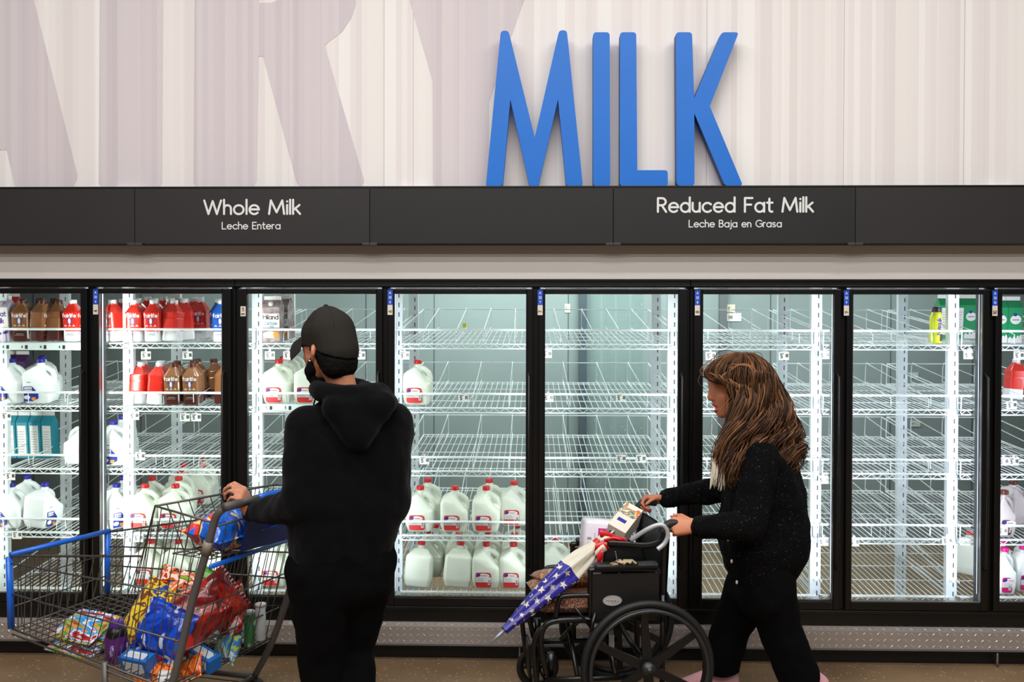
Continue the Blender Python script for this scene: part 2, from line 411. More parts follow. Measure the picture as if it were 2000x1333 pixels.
# floor, baseboard, ceiling
fl = bpy.data.materials.new('polished_concrete'); fl.use_nodes = True; MATS['fl'] = fl
nt = fl.node_tree; N = nt.nodes; L = nt.links; b = N['Principled BSDF']; b.inputs['Roughness'].default_value = .28; b.inputs['Specular IOR Level'].default_value = .5
tc = N.new('ShaderNodeTexCoord'); n1 = N.new('ShaderNodeTexNoise'); n1.inputs['Scale'].default_value = 1.6; n1.inputs['Detail'].default_value = 8
r1 = N.new('ShaderNodeValToRGB'); r1.color_ramp.elements[0].color = lin((104,84,62)); r1.color_ramp.elements[1].color = lin((142,117,89))
r1.color_ramp.elements[0].position = .3; r1.color_ramp.elements[1].position = .7
n2 = N.new('ShaderNodeTexVoronoi'); n2.inputs['Scale'].default_value = 38; r2 = N.new('ShaderNodeValToRGB')
r2.color_ramp.elements[0].position = .10; r2.color_ramp.elements[0].color = (1,1,1,1); r2.color_ramp.elements[1].position = .19; r2.color_ramp.elements[1].color = (0,0,0,1)
mx = N.new('ShaderNodeMix'); mx.data_type = 'RGBA'; mx.inputs[7].default_value = lin((224,204,170))
L.new(tc.outputs['Object'], n1.inputs['Vector']); L.new(tc.outputs['Object'], n2.inputs['Vector']); L.new(n1.outputs['Fac'], r1.inputs[0]); L.new(n2.outputs['Distance'], r2.inputs[0])
ml = N.new('ShaderNodeMath'); ml.operation = 'MULTIPLY'; ml.inputs[1].default_value = .6; L.new(r2.outputs[0], ml.inputs[0])
L.new(ml.outputs[0], mx.inputs[0]); L.new(r1.outputs[0], mx.inputs[6]); L.new(mx.outputs[2], b.inputs['Base Color'])
struct(obj('floor', MB().bx(XL-1, XR+1, -7.5, 2.6, -.1, 0), fl))
struct(obj('baseboard_cooler', MB().bx(XL, XR, .02, .05, 0, .022), mat('coving', (112,90,68), rough=.4, var=.2)))
struct(obj('ceiling', MB().bx(XL-1, XR+1, -7.5, .3, 5.2, 5.3), mat('ceiling_white', (190,190,188), rough=.8)))

# inside of the cooler: back wall, ceiling, ends
M_cool = mat('insulated_panel', (140,152,152), rough=.35, var=.12, vscale=1.2)
bw = MB().bx(XL-1, XR+1, 2.45, 2.55, 0, 2.6)
cw = struct(obj('wall_cooler_rear', bw, M_cool))
sm = MB()
for px in (65, 275, 715, 848, 1110, 1505, 1740, 1900):
    a = P(px, 600, 2.449); sm.bx(a.x-.003, a.x+.003, 2.447, 2.45, .02, 2.6)
obj('panel_seam', sm, mat('panel_seam', (78,86,90), rough=.7), cw)
struct(obj('ceiling_cooler', MB().bx(XL-1, XR+1, .14, 2.45, 2.5, 2.6), mat('cooler_ceiling', (205,210,210), rough=.6)))
struct(obj('wall_cooler_left', MB().bx(XL-1, XL-.95, .14, 2.45, 0, 2.5), M_cool))
struct(obj('wall_cooler_right', MB().bx(XR+.95, XR+1, .14, 2.45, 0, 2.5), M_cool))

# ---------------------------------------------------------------- dark sign band over the doors
M_band = mat('sign_panel_grey', (41,39,39), rough=.55, var=.08, vscale=3, spec=.35)
M_band2 = mat('sign_panel_dark', (33,32,33), rough=.55, var=.08, vscale=3, spec=.35)
edges = [XL]+[P(x, 420, -.10).x for x in (263, 722, 1198, 1671)]+[XR]
plab = ['dark grey sign panel with no lettering at the far left','dark grey sign panel reading Whole Milk, Leche Entera','blank dark sign panel between the Whole Milk and Reduced Fat Milk panels',
        'dark sign panel reading Reduced Fat Milk, Leche Baja en Grasa','blank dark sign panel at far right of the Reduced Fat Milk panel']
for i in range(5):
    x0, x1 = edges[i]+.0012, edges[i+1]-.0012
    t = thing('hanging_sign', plab[i], 'sign', ((x0+x1)/2, -.05, z_fb), group='dark sign panels over the cooler doors')
    obj('board', MB().bx(x0, x1, -.10, -.001, z_fb, z_ft), M_band if i in (0,1,4) else M_band2, t, bev=.0015)
    br = MB()
    if i < 4: br.bx(x1-.035, x1, -.103, -.06, z_fb-.006, z_fb+.005)
    if i > 0: br.bx(x0, x0+.035, -.103, -.06, z_fb-.006, z_fb+.005)
    obj('bracket', br, mat('bracket', (58,56,55), rough=.5), t)
    if i in (1, 3):
        mb = MB(); Yt = -.1008
        if i == 1:
            a, b_ = P(397, 405, Yt), P(588, 405, Yt); text(mb, 'Whole Milk', (a+b_)/2, 26.5/1700*4.28, .155, wide=(b_-a).length-.01)
            a, b_ = P(434, 441, Yt), P(547, 441, Yt); text(mb, 'Leche Entera', (a+b_)/2, 13/1700*4.28, .15, wide=(b_-a).length)
        else:
            a, b_ = P(1283, 400, Yt), P(1590, 401, Yt); text(mb, 'Reduced Fat Milk', (a+b_)/2, 26.5/1700*4.28, .155, wide=(b_-a).length-.01)
            a, b_ = P(1346, 437, Yt), P(1526, 437, Yt); text(mb, 'Leche Baja en Grasa', (a+b_)/2, 13/1700*4.28, .15, wide=(b_-a).length)
        obj('lettering', mb, M_signw, t, label='pale lettering')
struct(obj('trim_sign', MB().bx(XL, XR, -.104, -.09, z_ft, z_ft+.006), mat('trim_dark', (22,22,24), rough=.4)))

# ---------------------------------------------------------------- blue letters MILK
M_blue = mat('letter_blue', (6,108,205), rough=.45, var=.06, vscale=4, spec=.4)
M_bside = mat('letter_edge', (18,60,120), rough=.5)
def q(x, y): return (930+x*.27, 40+y*.27)
letters = {
 'M': [(178,74,34),(234,74,34),(424,830,0),(600,71,34),(656,71,34),(772,1178,22),(652,1180,22),(592,570,3),(450,1182,6),(386,1182,6),(247,572,3),(192,1181,22),(70,1181,22)],
 'I': [(846,85,26),(966,85,26),(970,1180,26),(846,1180,26)],
 'L': [(1040,85,26),(1158,85,26),(1166,1066,0),(1387,1066,26),(1387,1180,26),(1038,1180,26)],
 'K': [(1444,85,26),(1562,85,26),(1577,562,0),(1776,85,26),(1900,85,26),(1690,620,0),(1930,1182,26),(1800,1184,26),(1578,672,0),(1580,1182,26),(1450,1182,26)],
}
zb = z_ft+.0065
for ch, pts in letters.items():
    pp = rnd([(*q(p[0], p[1]), p[2]*.27) for p in pts], 0, 6)
    w3 = [P(x, y, -.092) for x, y in pp]
    zmin = min(p.z for p in w3); w3 = [V((p.x, p.y, p.z-zmin+zb)) if p.z < 2.7 else p for p in w3]
    mb = MB(); n = len(w3); ns = V((0,.052,0))
    mb.add(w3+[p+ns for p in w3], [tuple(range(n))[::-1], tuple(range(n,2*n))], 0)
    mb.add(w3+[p+ns for p in w3], [(i, (i+1) % n, (i+1) % n+n, i+n) for i in range(n)], 1)
    solo('sign_letter', mb, [M_blue, M_bside], 'large raised blue letter '+ch+' standing on the dark sign band', 'letter', 'blue letters spelling MILK')

# ---------------------------------------------------------------- cooler case
ZG1 = P(1000, 575, 0).z; ZG0 = P(1000, 1166, 0).z          # glass top and bottom
ZF0 = P(1000, 1216, 0).z; ZT = z_ct
# door glass edges in the photo (left, right), and mullion centres
gl = [(-85,165),(199,438),(485,737),(771,1028),(1063,1323),(1369,1625),(1660,1912),(1948,2200)]
GX = [(P(a, 870, 0).x, P(b_, 870, 0).x) for a, b_ in gl]
mull = [P(x, 870, 0).x for x in (182, 462, 754, 1046, 1346, 1643, 1931)]
bounds = [GX[0][0]-.06]+mull+[GX[7][1]+.06]
cases = [(0,2),(2,5),(5,8)]
struct(obj('wall_beside_left', MB().bx(XL, bounds[0]-.001, .001, .12, 0, z_ct-.02), M_wall)); struct(obj('wall_beside_right', MB().bx(bounds[8]+.001, XR, .001, .12, 0, z_ct-.02), M_wall))
M_steel = mat('thin_aluminium', (150,152,156), rough=.3, metal=.8)
M_led = mat('led_cover', (235,238,250), rough=.4, emit=((225,232,255), 2.0))
M_tagb = mat('tag_blue', (24,78,200), rough=.5)
M_tagc = mat('tag_cream', (226,216,198), rough=.6)
tags = {1:'4', 2:'5', 3:'6', 4:'7', 5:'8', 6:'9', 7:'10'}
for ci, (a0, a1) in enumerate(cases):
    x0, x1 = bounds[a0], bounds[a1]
    t = thing('glass_door_cooler', ['black framed dairy cooler case at left with two glass doors','black framed dairy cooler case in the middle with three glass doors, behind both shoppers','black framed dairy cooler case at the right with mostly empty shelves'][ci], 'cooler', ((x0+x1)/2, .05, 0), group='dairy cooler cases')
    fr = MB()
    fr.bx(x0+.001, x1-.001, -.022, .10, P(1000,562,0).z, ZT)             # header
    fr.bx(x0+.001, x1-.001, -.020, .10, ZF0+.003, ZG0-.045)              # sill
    fr.bx(x0+.001, x1-.001, -.032, -.018, ZG0-.060, ZG0-.045)
    for k in range(a0, a1+1):
        xm = bounds[k]
        l, r = (xm-.021, xm+.021)
        if k == a0: l = xm+.001
        if k == a1: r = xm-.001
        fr.bx(l, r, -.006, .10, ZF0, ZT)
    # seam lines on header
    obj('frame', fr, M_black, t, bev=.003)
    obj('header_trim', MB().bx(x0+.002, x1-.002, -.028, -.02, ZT-.012, ZT-.002).bx(x0+.002, x1-.002, -.026, -.02, ZT-.036, ZT-.032), M_black, t, bev=.001)
    for k in range(a0, a1):
        gx0, gx1 = GX[k]
        L_, R_ = gx0-.042, gx1+.045
        L_ = max(L_, bounds[k]+.014); R_ = min(R_, bounds[k+1]-.014)
        dz0, dz1 = ZG0-.042, P(1000, 563, 0).z-.004
        d = MB()
        d.bx(L_, gx0, -.03, .012, dz0, dz1); d.bx(gx1, R_, -.03, .012, dz0, dz1)
        d.bx(gx0, gx1, -.03, .012, ZG1, dz1); d.bx(gx0, gx1, -.03, .012, dz0, ZG0)
        dr = obj('door', d, M_black, t, bev=.004)
        g = MB().bx(gx0-.005, gx1+.005, -.012, -.007, ZG0-.005, ZG1+.005)
        obj('glass_pane', g, M_glass, dr)
        gs = MB()
        for (xa, xb, za, zb_) in ((gx0, gx0+.003, ZG0, ZG1), (gx1-.003, gx1, ZG0, ZG1), (gx0, gx1, ZG0, ZG0+.004)):
            gs.bx(xa, xb, -.028, -.013, za, zb_)
        obj('glass_bead', gs, M_steel if k in (1,6) else M_blackp, dr)
        hz0, hz1 = P(0, 1000, 0).z-.25, P(0, 800, 0).z+.2
        hx = gx1+.012
        h = MB().tube([(hx, -.03, hz1), (hx, -.062, hz1-.02), (hx, -.066, (hz0+hz1)/2), (hx, -.062, hz0+.02), (hx, -.03, hz0)], .006, 8)
        obj('door_handle', h, M_blackp, dr)
        if k in tags:
            tx = P({1:187,2:0,3:762,4:1055,5:1362,6:1653,7:1943}[k] or 475, 590, -.03).x
            mb = MB()
            if k != 2:
                zt = P(tx, 566, -.03).z; ux = .0125
                mb.bx(tx-ux, tx+ux, -.0325, -.0302, zt-.075, zt, 0); mb.bx(tx-ux, tx+ux, -.0325, -.0302, zt-.125, zt-.075, 1)
                text(mb, 'A', (tx, -.0328, zt-.014), .011, .2, mi=2); text(mb, '32', (tx, -.0328, zt-.037), .011, .2, mi=2); text(mb, tags[k], (tx, -.0328, zt-.060), .011, .2, mi=2)
                text(mb, tags[k], (tx, -.0328, zt-.108), .016, .2, ux=V((0,0,1)), uy=V((-1,0,0)), mi=3)
            else:
                zt = P(tx, 598, -.03).z
                mb.bx(tx-.013, tx+.013, -.0325, -.0302, zt-.05, zt, 1); text(mb, '5', (tx, -.0328, zt-.016), .016, .2, mi=3); mb.bx(tx-.010, tx+.008, -.0328, -.0325, zt-.042, zt-.036, 3)
            obj('location_tag', mb, [M_tagb, M_tagc, M_signw, M_ink], dr, label=('blue and cream location tag' if k != 2 else 'cream location tag'))
    for k in range(a0, a1+1):
        for sg in (-1, 1):
            if (k == a0 and sg < 0) or (k == a1 and sg > 0): continue
            xm = bounds[k]+sg*.034
            obj('led_strip', MB().bx(xm-.010, xm+.010, .0125, .020, ZG0+.03, ZG1+.03), M_led, t)

# diamond plate bumper, black toe kick
kp = bpy.data.materials.new('diamond_plate'); kp.use_nodes = True; MATS['kp'] = kp
b = kp.node_tree.nodes['Principled BSDF']; b.inputs['Metallic'].default_value = .45; b.inputs['Roughness'].default_value = .38; b.inputs['Base Color'].default_value = lin((168,158,152))
nz = kp.node_tree.nodes.new('ShaderNodeTexNoise'); nz.inputs['Scale'].default_value = 30; rr = kp.node_tree.nodes.new('ShaderNodeMapRange'); rr.inputs[3].default_value = .28; rr.inputs[4].default_value = .5
kp.node_tree.links.new(nz.outputs['Fac'], rr.inputs[0]); kp.node_tree.links.new(rr.outputs[0], b.inputs['Roughness'])
zk1 = P(1000,1227,-.06).z; zk0 = P(1000,1261,-.06).z; zk2 = P(1000,1218,0).z
kb = MB()
kb.add([(x, y, z) for x in (XL, XR) for y, z in ((-.06,zk0),(-.06,zk1),(-.0215,zk1+.012),(-.0005,zk1+.012),(-.0005,zk0))], [(0,1,6,5),(1,2,7,6),(2,3,8,7),(3,4,9,8),(4,0,5,9),(4,3,2,1,0),(5,6,7,8,9)], 0)
kick = solo('bumper_plate', kb, kp, 'silver diamond tread bumper plate along the foot of the coolers', 'bumper plate')
tr = MB(); n = 0
sp = .034
for i in range(int((XR-XL-.03)/sp)):
    for j in range(3):
        x = XL+.01+i*sp; z = zk0+.014+j*.030; ang = PI/4 if (i+j) % 2 else -PI/4
        if z > zk1-.008: continue
        dx, dz = math.cos(ang)*.0150, math.sin(ang)*.0150; nx, nz_ = -math.sin(ang)*.0036, math.cos(ang)*.0036
        c = V((x, -.0602, z))
        tr.add([c+V((dx,0,dz)), c+V((nx,0,nz_)), c-V((dx,0,dz)), c-V((nx,0,nz_)), c+V((0,-.0045,0))], [(0,1,4),(1,2,4),(2,3,4),(3,0,4)], 0, True)
for i in range(int((XR-XL-.03)/sp)):
    x = XL+.01+i*sp; c = V((x, -.04, zk1+.0065)); ang = PI/4 if i % 2 else -PI/4
    n_ = V((0,-.29,.96)); u = V((1,0,0)); v = V((0,.96,.29))
    d = (u*math.cos(ang)+v*math.sin(ang))*.0145; e = (-u*math.sin(ang)+v*math.cos(ang))*.0026
    tr.add([c+d, c+e, c-d, c-e, c+n_*.004], [(0,1,4),(1,2,4),(2,3,4),(3,0,4)], 0, True)
kc = V(kick.location); tr.v = [p-kc for p in tr.v]
to = obj('tread', tr, mat('tread_polished', (214,206,200), rough=.3, metal=.6), kick, local=True)
lip = MB().bx(XL, XR, -.064, -.058, zk0-.006, zk0+.003); lip.v = [p-kc for p in lip.v]
obj('lower_lip', lip, M_steel, kick, local=True)
solo('toe_kick', MB().bx(bounds[0]+.002, bounds[8]-.002, .001, .019, .0005, ZF0-.001), M_blackp, 'black toe kick panel under the diamond bumper plate', 'kick panel')
for i, px in enumerate((125, 1948, 1015)):
    a = P(px, 1275, -.04)
    solo('support_pin', MB().cyl((a.x, -.04, .0), (a.x, -.04, zk0-.001), .006), M_steel, 'thin steel support pin under the bumper plate, '+['at far left behind the cart','at the far right','just left of the wheelchair'][i], 'pin', 'bumper support pins')

# ---------------------------------------------------------------- shelving: uprights, wire shelves
YF, TILT, DEP = .155, math.radians(4.6), .95
post_px = [-250, 3, 250, 503, 778, 1046, 1318, 1600, 1868, 2135]
PX = [P(x, 800, YF+.01).x for x in post_px]
TY = [672, 797, 921, 1047, 1158]
TZ = [P(1000, y, YF).z for y in TY]
bayname = ['at far left edge','behind the first door','behind the second door','behind the third door','behind the fourth door','behind the fifth door','behind the sixth door','behind the seventh door','behind the eighth door']
up = MB(); ph = 2.2
up.bx(-.036, .019, 0, .004, 0, ph); up.bx(-.036, -.032, .004, .03, 0, ph); up.bx(.015, .019, .004, .03, 0, ph)
sl = MB()
for i in range(int(ph/.05)): sl.bx(-.003, .003, -.0008, .001, .03+i*.05, .055+i*.05)
proto = None
for i, x in enumerate(PX[:]):
    for back in (0, 1):
        y = YF+.03 if not back else .80
        where = (['beyond the left edge','near the left edge, behind the first door','at the left of the second door','at the left of the third door','at the left of the fourth door','between the fourth and fifth doors','at the right of the fifth door','at the right of the sixth door','at the right of the seventh door','beyond the right edge'][i])
        lab = ('white slotted front upright ' if not back else 'white slotted rear upright ')+where
        if back and i in (0, 9): continue
        if not back and i in (0, 9): continue
        if proto is None:
            t = thing('shelf_upright', lab, 'shelf upright', (x, y, 0), group='slotted shelf uprights'); obj('post', up, M_post, t, local=True); obj('slot_row', sl, M_slot, t, local=True); proto = t
        else: dup(proto, (x, y, 0), label=lab)

def wire(mb, a, b_, r): mb.tube([a, b_], r, 4, caps=False)
def make_shelf(W, label, tz, loc, rail=True, ndiv=4, pans=False, seed=0):
    rn = random.Random(seed)
    t = thing('wire_shelf', label, 'wire shelf', loc, group='white wire cooler shelves')
    t.rotation_euler = (TILT, 0, 0)
    w = W-.03
    d = MB(); n = 23
    for i in range(n): x = -w/2+w*i/(n-1); wire(d, (x,0,-.001), (x,DEP,-.001), .0019)
    for y in (.02,.24,.46,.68,.90): wire(d, (-w/2,y,-.004), (w/2,y,-.004), .0032)
    obj('deck', d, M_white, t, local=True)
    e = MB(); wire(e, (-w/2,-.004,-.002), (w/2,-.004,-.002), .0045); wire(e, (-w/2,-.004,-.026), (w/2,-.004,-.026), .0045)
    for i in range(12):
        x = -w/2+w*(i+.5)/12; wire(e, (x-w/24,-.004,-.024), (x,-.004,-.003), .0018); wire(e, (x,-.004,-.003), (x+w/24,-.004,-.024), .0018)
    wire(e, (-w/2,DEP,-.002), (w/2,DEP,-.002), .005)
    for s in (-1,1): wire(e, (s*w/2,0,-.004), (s*w/2,DEP,-.004), .0045); wire(e, (s*w/2,0,-.03), (s*w/2,.5,-.02), .003)
    obj('edge_frame', e, M_white, t, local=True)
    hr = .072
    if rail:
        r = MB(); r.tube([(-w/2-.012,.0,hr), (w/2+.012,.0,hr)], .0068, 6)
        for s in (-1,1): wire(r, (s*w/2,0,hr), (s*w/2,0,-.02), .0035)
        for i in range(3): x = -w/2+w*(i+.7)/3.3; wire(r, (x,0,hr), (x,0,hr-.05), .0022)
        obj('front_rail', r, M_white, t, local=True)
    k = MB(); zb_ = .125
    wire(k, (-w/2,DEP,zb_), (w/2,DEP,zb_), .0042)
    for s in (-1,1):
        wire(k, (s*w/2,DEP,0), (s*w/2,DEP,zb_), .003); wire(k, (s*w/2,.0,hr), (s*w/2,DEP,zb_), .0034)
    obj('back_rail', k, M_white, t, local=True)
    for i in range(ndiv):
        x = -w/2+w*(i+.8)/(ndiv+.4)+rn.uniform(-.015,.015); x2 = x+rn.uniform(-.02,.02)
        dv = MB()
        dv.tube([(x2,DEP-.004,.012),(x2,DEP-.002,zb_-.02),(x2,DEP-.015,zb_+.008),(x2,DEP-.06,zb_),(x,.06,.058),(x,.03,.05),(x,.025,.004)], .0022, 4, caps=False)
        dv.tube([(x2,DEP-.004,.012),(x,.03,.006)], .0022, 4, caps=False)
        obj('divider', dv, M_white, t, local=True)
    return t
tiern = ['top','second','third','fourth','bottom']
SH = {}
protos = {}
for b_ in range(9):
    if b_ == 0: continue
    x0, x1 = PX[b_], PX[b_+1]; W = x1-x0
    for k in range(5):
        nd = [4,3,3,4,0][k]
        if b_ in (2,) and k == 0: nd = 0
        lab = 'white wire shelf, '+tiern[k]+(' one' if k in (0,4) else ' from the top')+', '+bayname[b_]
        loc = ((x0+x1)/2, YF, TZ[k])
        kk = (round(W,2), nd, k == 4)
        t = make_shelf(W, lab, TZ[k], loc, rail=(k < 4), ndiv=nd, seed=b_*7+k) if kk not in protos else dup(protos[kk], loc, label=lab)
        if kk not in protos: protos[kk] = t
        SH[(b_, k)] = t

# price tags clipped under or on the shelf edges: (px, py)
tg = MB()
tg.box((0,0,-.026), (.052,.0015,.042), 0); tg.box((0,.001,.0), (.012,.002,.016), 1)
for i in range(5): tg.box((.010+i*.003,-.0011,-.024), (.0016,.0006,.018), 2)
tg.box((-.010,-.0011,-.013), (.022,.0006,.003), 2)
text(tg, '5', (-.012,-.0016,-.028), .017, .22, mi=2)
tagspots = [(285,693,2,0),(366,693,2,0),(262,811,2,1),(361,814,2,1),(383,814,2,1),(274,890,2,2),(270,1050,2,3),(12,812,1,1),(20,929,1,2),(33,1044,1,3),
 (527,693,3,0),(563,693,3,0),(704,693,3,0),(790,693,4,0),(905,776,4,1),(829,898,4,2),(1068,690,5,0),(1071,776,5,1),(1213,776,5,1),(1213,895,5,2),(1252,895,5,2),
 (1388,694,6,0),(1531,694,6,0),(1610,692,7,0),(1892,692,8,0),(1990,693,8,0),(1668,1058,7,3),(1850,1055,7,3),(1608,936,6,2),(1608,1057,6,3),(1960,900,8,2),(1980,900,8,2),(1976,790,8,1),(1958,1036,8,3)]
tp = None
for i, (px, py, bb, k) in enumerate(tagspots):
    a = P(px, py-8, YF-.012)
    lab = 'white price tag on the %s shelf edge, %s' % (tiern[k], bayname[bb])
    same = [s for s in tagspots if s[2] == bb and s[3] == k]
    if len(same) > 1: lab += ', '+(['leftmost','middle of three','rightmost'] if len(same) == 3 else ['left one','right one'])[same.index((px,py,bb,k))]
    if tp is None:
        tp = obj('price_tag', tg, [M_paper, M_clear, M_ink]); tp.location = a; tag(tp, lab, 'price tag', 'price tags on the cooler shelves')
    else: dup(tp, a, label=lab)
# label strips (full width ticket rails) on two shelves
for (bb, k, x0, x1, py) in ((1,0,-40,165,678),(3,1,510,640,797)):
    a, c = P(x0, py, YF-.012), P(x1, py, YF-.012); mb = MB().bx(a.x, c.x, YF-.016, YF-.012, a.z-.016, a.z+.020, 0)
    for j in range(5):
        x = a.x+.03+j*.1
        if x+.03 < c.x: text(mb, '4' if k == 0 else '5', (x, YF-.0165, a.z+.001), .014, .2, mi=1); mb.bx(x+.016, x+.03, YF-.0168, YF-.016, a.z-.010, a.z+.010, 1)
    solo('ticket_rail', mb, [mat('ticket', (216,228,226), rough=.4), M_ink], 'pale price ticket strip along the %s shelf edge %s' % (tiern[k], bayname[bb]), 'price strip')

# rear of the cooler: door jamb, strip curtain, notices
a = P(1130, 700, 2.42); b2 = P(1146, 700, 2.42)
solo('door_jamb', MB().bx(a.x, b2.x, 2.40, 2.449, 0, 2.4), mat('jamb', (70,82,90), rough=.5), 'dark vertical jamb on the cooler rear wall behind the fifth door', 'door jamb')
a = P(1405, 600, 2.42); b2 = P(1419, 600, 2.42)
solo('door_jamb', MB().bx(a.x, b2.x, 2.40, 2.449, 0, 2.4), mat('jamb2', (96,100,104), rough=.5), 'grey vertical jamb on the cooler rear wall above the woman', 'door jamb')
M_strip = glass('curtain_strip', (.86,.93,.92), .9)
for i in range(4):
    x = P(1160+i*28, 800, 2.2).x
    mb = MB()
    for j in range(13): mb.add([(x-.045, 2.2+.012*math.sin(i+j*.9), 2.3-j*.17), (x, 2.185+.012*math.sin(i+j*.9), 2.3-j*.17), (x+.045, 2.2+.012*math.sin(i+j*.9), 2.3-j*.17)], [], 0)
    mb.f = []; mb.m = []; mb.s = []
    for j in range(12):
        for k in range(2): mb.f.append([j*3+k, j*3+k+1, j*3+k+4, j*3+k+3]); mb.m.append(0); mb.s.append(True)
    solo('curtain_strip', mb, M_strip, 'clear plastic curtain strip hanging at the cooler rear behind the fifth door', 'curtain strip', 'clear curtain strips')
for i, (x0, x1, y0, y1, c) in enumerate(((1420,1436,595,610,(224,214,190)),(1420,1448,612,628,(226,226,216)),(1103,1114,594,611,(214,218,196)),(1779,1794,728,739,(190,200,196)),(1779,1798,822,834,(190,200,196)))):
    a, c2 = P(x0, y0, 2.44), P(x1, y1, 2.44)
    mb = MB().bx(a.x, c2.x, 2.444, 2.4495, c2.z, a.z, 0).bx(a.x+.01, a.x+(c2.x-a.x)*.4, 2.4425, 2.444, c2.z+.02, a.z-.02, 1)
    solo('paper_notice', mb, [mat('notice%d' % i, c, rough=.8), mat('notice_ink', (150,140,130), rough=.8)], ['cream paper notice on cooler rear wall, upper left of the pair above the woman','white printed notice on cooler rear wall, lower of the pair above the woman','small cream notice on the cooler rear wall behind the fifth door','upper pale card behind the rear upright behind the seventh door','lower pale card behind the rear upright behind the seventh door'][i], 'notice')
a = P(907, 636, .9)
solo('yellow_tag', MB().box(a, (.022,.002,.028)), mat('yellow', (226,222,40), rough=.5), 'small yellow tag hanging from top shelf behind the fourth door', 'tag')

# ---------------------------------------------------------------- lights
def area(name, loc, rot, sx, sy, power, col=(1,1,1), parent=None):
    l = bpy.data.lights.new(name, 'AREA'); l.shape = 'RECTANGLE'; l.size = sx; l.size_y = sy; l.energy = power; l.color = col
    o = bpy.data.objects.new(name, l); COL.objects.link(o); o.location = loc; o.rotation_euler = rot
    return o
M_lamp = mat('lamp_diffuser', (240,240,236), rough=.5, emit=((255,250,240), 4.0))
LP = 1.0
for i, y in enumerate((-2.3, -3.7, -5.3, -7.0)):
    for j, x in enumerate((-2.6, 0., 2.6)):
        hs = MB().bx(x-1.1, x+1.1, y-.09, y+.09, 5.12, 5.199)
        t = thing('ceiling_light', 'long white ceiling light over the aisle', 'ceiling light', (x, y, 5.12), group='ceiling lights over the aisle')
        obj('housing', hs, M_paper, t); obj('diffuser', MB().bx(x-1.08, x+1.08, y-.07, y+.07, 5.105, 5.119), M_lamp, t)
        area('aisle_lamp', (x, y, 5.09), (0,0,0), 2.1, .16, [43, 49, 58, 76][i]*LP, (1., .985, .968))
ledc = [(1,1,.93),(.95,1,.93),(.97,1,.97),(.93,.97,1),(.95,.97,.97),(.96,.97,1),(.90,.91,1),(.86,.87,1),(.84,.85,1)]
LEDP = [8,11,7.5,4.4,3.6,5.6,8.5,9.5,11]
for k, xm in enumerate(bounds):
    for sg in (-1, 1):
        if (k == 0 and sg < 0) or (k == 8 and sg > 0): continue
        area('led_lamp', (xm+sg*.034, .026, (ZG0+ZG1)/2+.02), (PI/2, 0, -sg*PI/4), .018, ZG1-ZG0, LEDP[k]*.5, ledc[k])
for k, x in enumerate((-2.2, -.4, 1.0, 2.6)):
    area('cooler_ceiling_lamp', (x, 1.75, 2.47), (0, 0, 0), 1.2, .1, [12,38,38,16][k], (.93,1,.97))
wd = bpy.data.worlds.new('world'); SC.world = wd; wd.use_nodes = True
bg = wd.node_tree.nodes['Background']; bg.inputs[0].default_value = (.42,.40,.38,1); bg.inputs[1].default_value = .25
SC.view_settings.view_transform = 'Standard'; SC.view_settings.look = 'None'; SC.view_settings.exposure = 0; SC.view_settings.gamma = 1
# ---------------------------------------------------------------- milk, bottles and cartons
M_jug = mat('jug_plastic', (228,232,218), rough=.32, var=.05, vscale=14, spec=.45)
M_jugb = mat('jug_opaque', (236,240,240), rough=.3, var=.03, spec=.45)
M_jugc = mat('jug_chocolate', (196,184,186), rough=.3, var=.1, vscale=12, spec=.45)
M_redc = mat('cap_red', (206,26,32), rough=.35)
M_bluec = mat('cap_blue', (34,32,150), rough=.35)
M_pinkc = mat('cap_pink', (222,20,130), rough=.35)
M_brownc = mat('cap_brown', (88,34,28), rough=.35)
M_wcap = mat('cap_white', (232,234,238), rough=.35)
M_lred = mat('label_red', (205,44,44), rough=.45); M_lw = mat('label_white', (226,222,220), rough=.5); M_lblue = mat('label_blue', (30,50,150), rough=.45)
M_lgrey = mat('label_grey', (150,148,150), rough=.5); M_lpink = mat('label_pink', (190,24,96), rough=.45); M_lbrn = mat('label_brown', (92,50,40), rough=.5)
M_orange = mat('label_orange', (226,140,40), rough=.5)

def jug_body():
    m = MB(); a = .052; r = .023
    cs = [(x, y) for x in (-a, a) for y in (-a, a)]
    m.hull([((x*.93, y*.93, .020), .018) for x, y in cs]+[((x, y, .05), r) for x, y in cs]+[((x, y, .105), r) for x, y in cs], sub=2)
    m.hull([((x, y, .10), r) for x, y in cs]+[((-a, y, .158), r*.9) for y in (-a, a)]+[((-.004, y*.9, .150), r*.9) for y in (-a, a)]+[((-.016, y*.55, .186), .016) for y in (-a, a)], sub=2)
    m.hull([((-a+.006, y*.85, .16), .02) for y in (-a, a)]+[((0, 0, .196), .0185)], sub=2)
    m.cyl((0,0,.17), (0,0,.219), .0185, 14)
    m.limb([(.004,0,.196), (.034,0,.188), (.058,0,.168), (.066,0,.140), (.064,0,.112), (.052,0,.094)], [.014,.015,.015,.014,.015,.020])
    return m.remesh(.0045, 5, .5)
JB = jug_body()
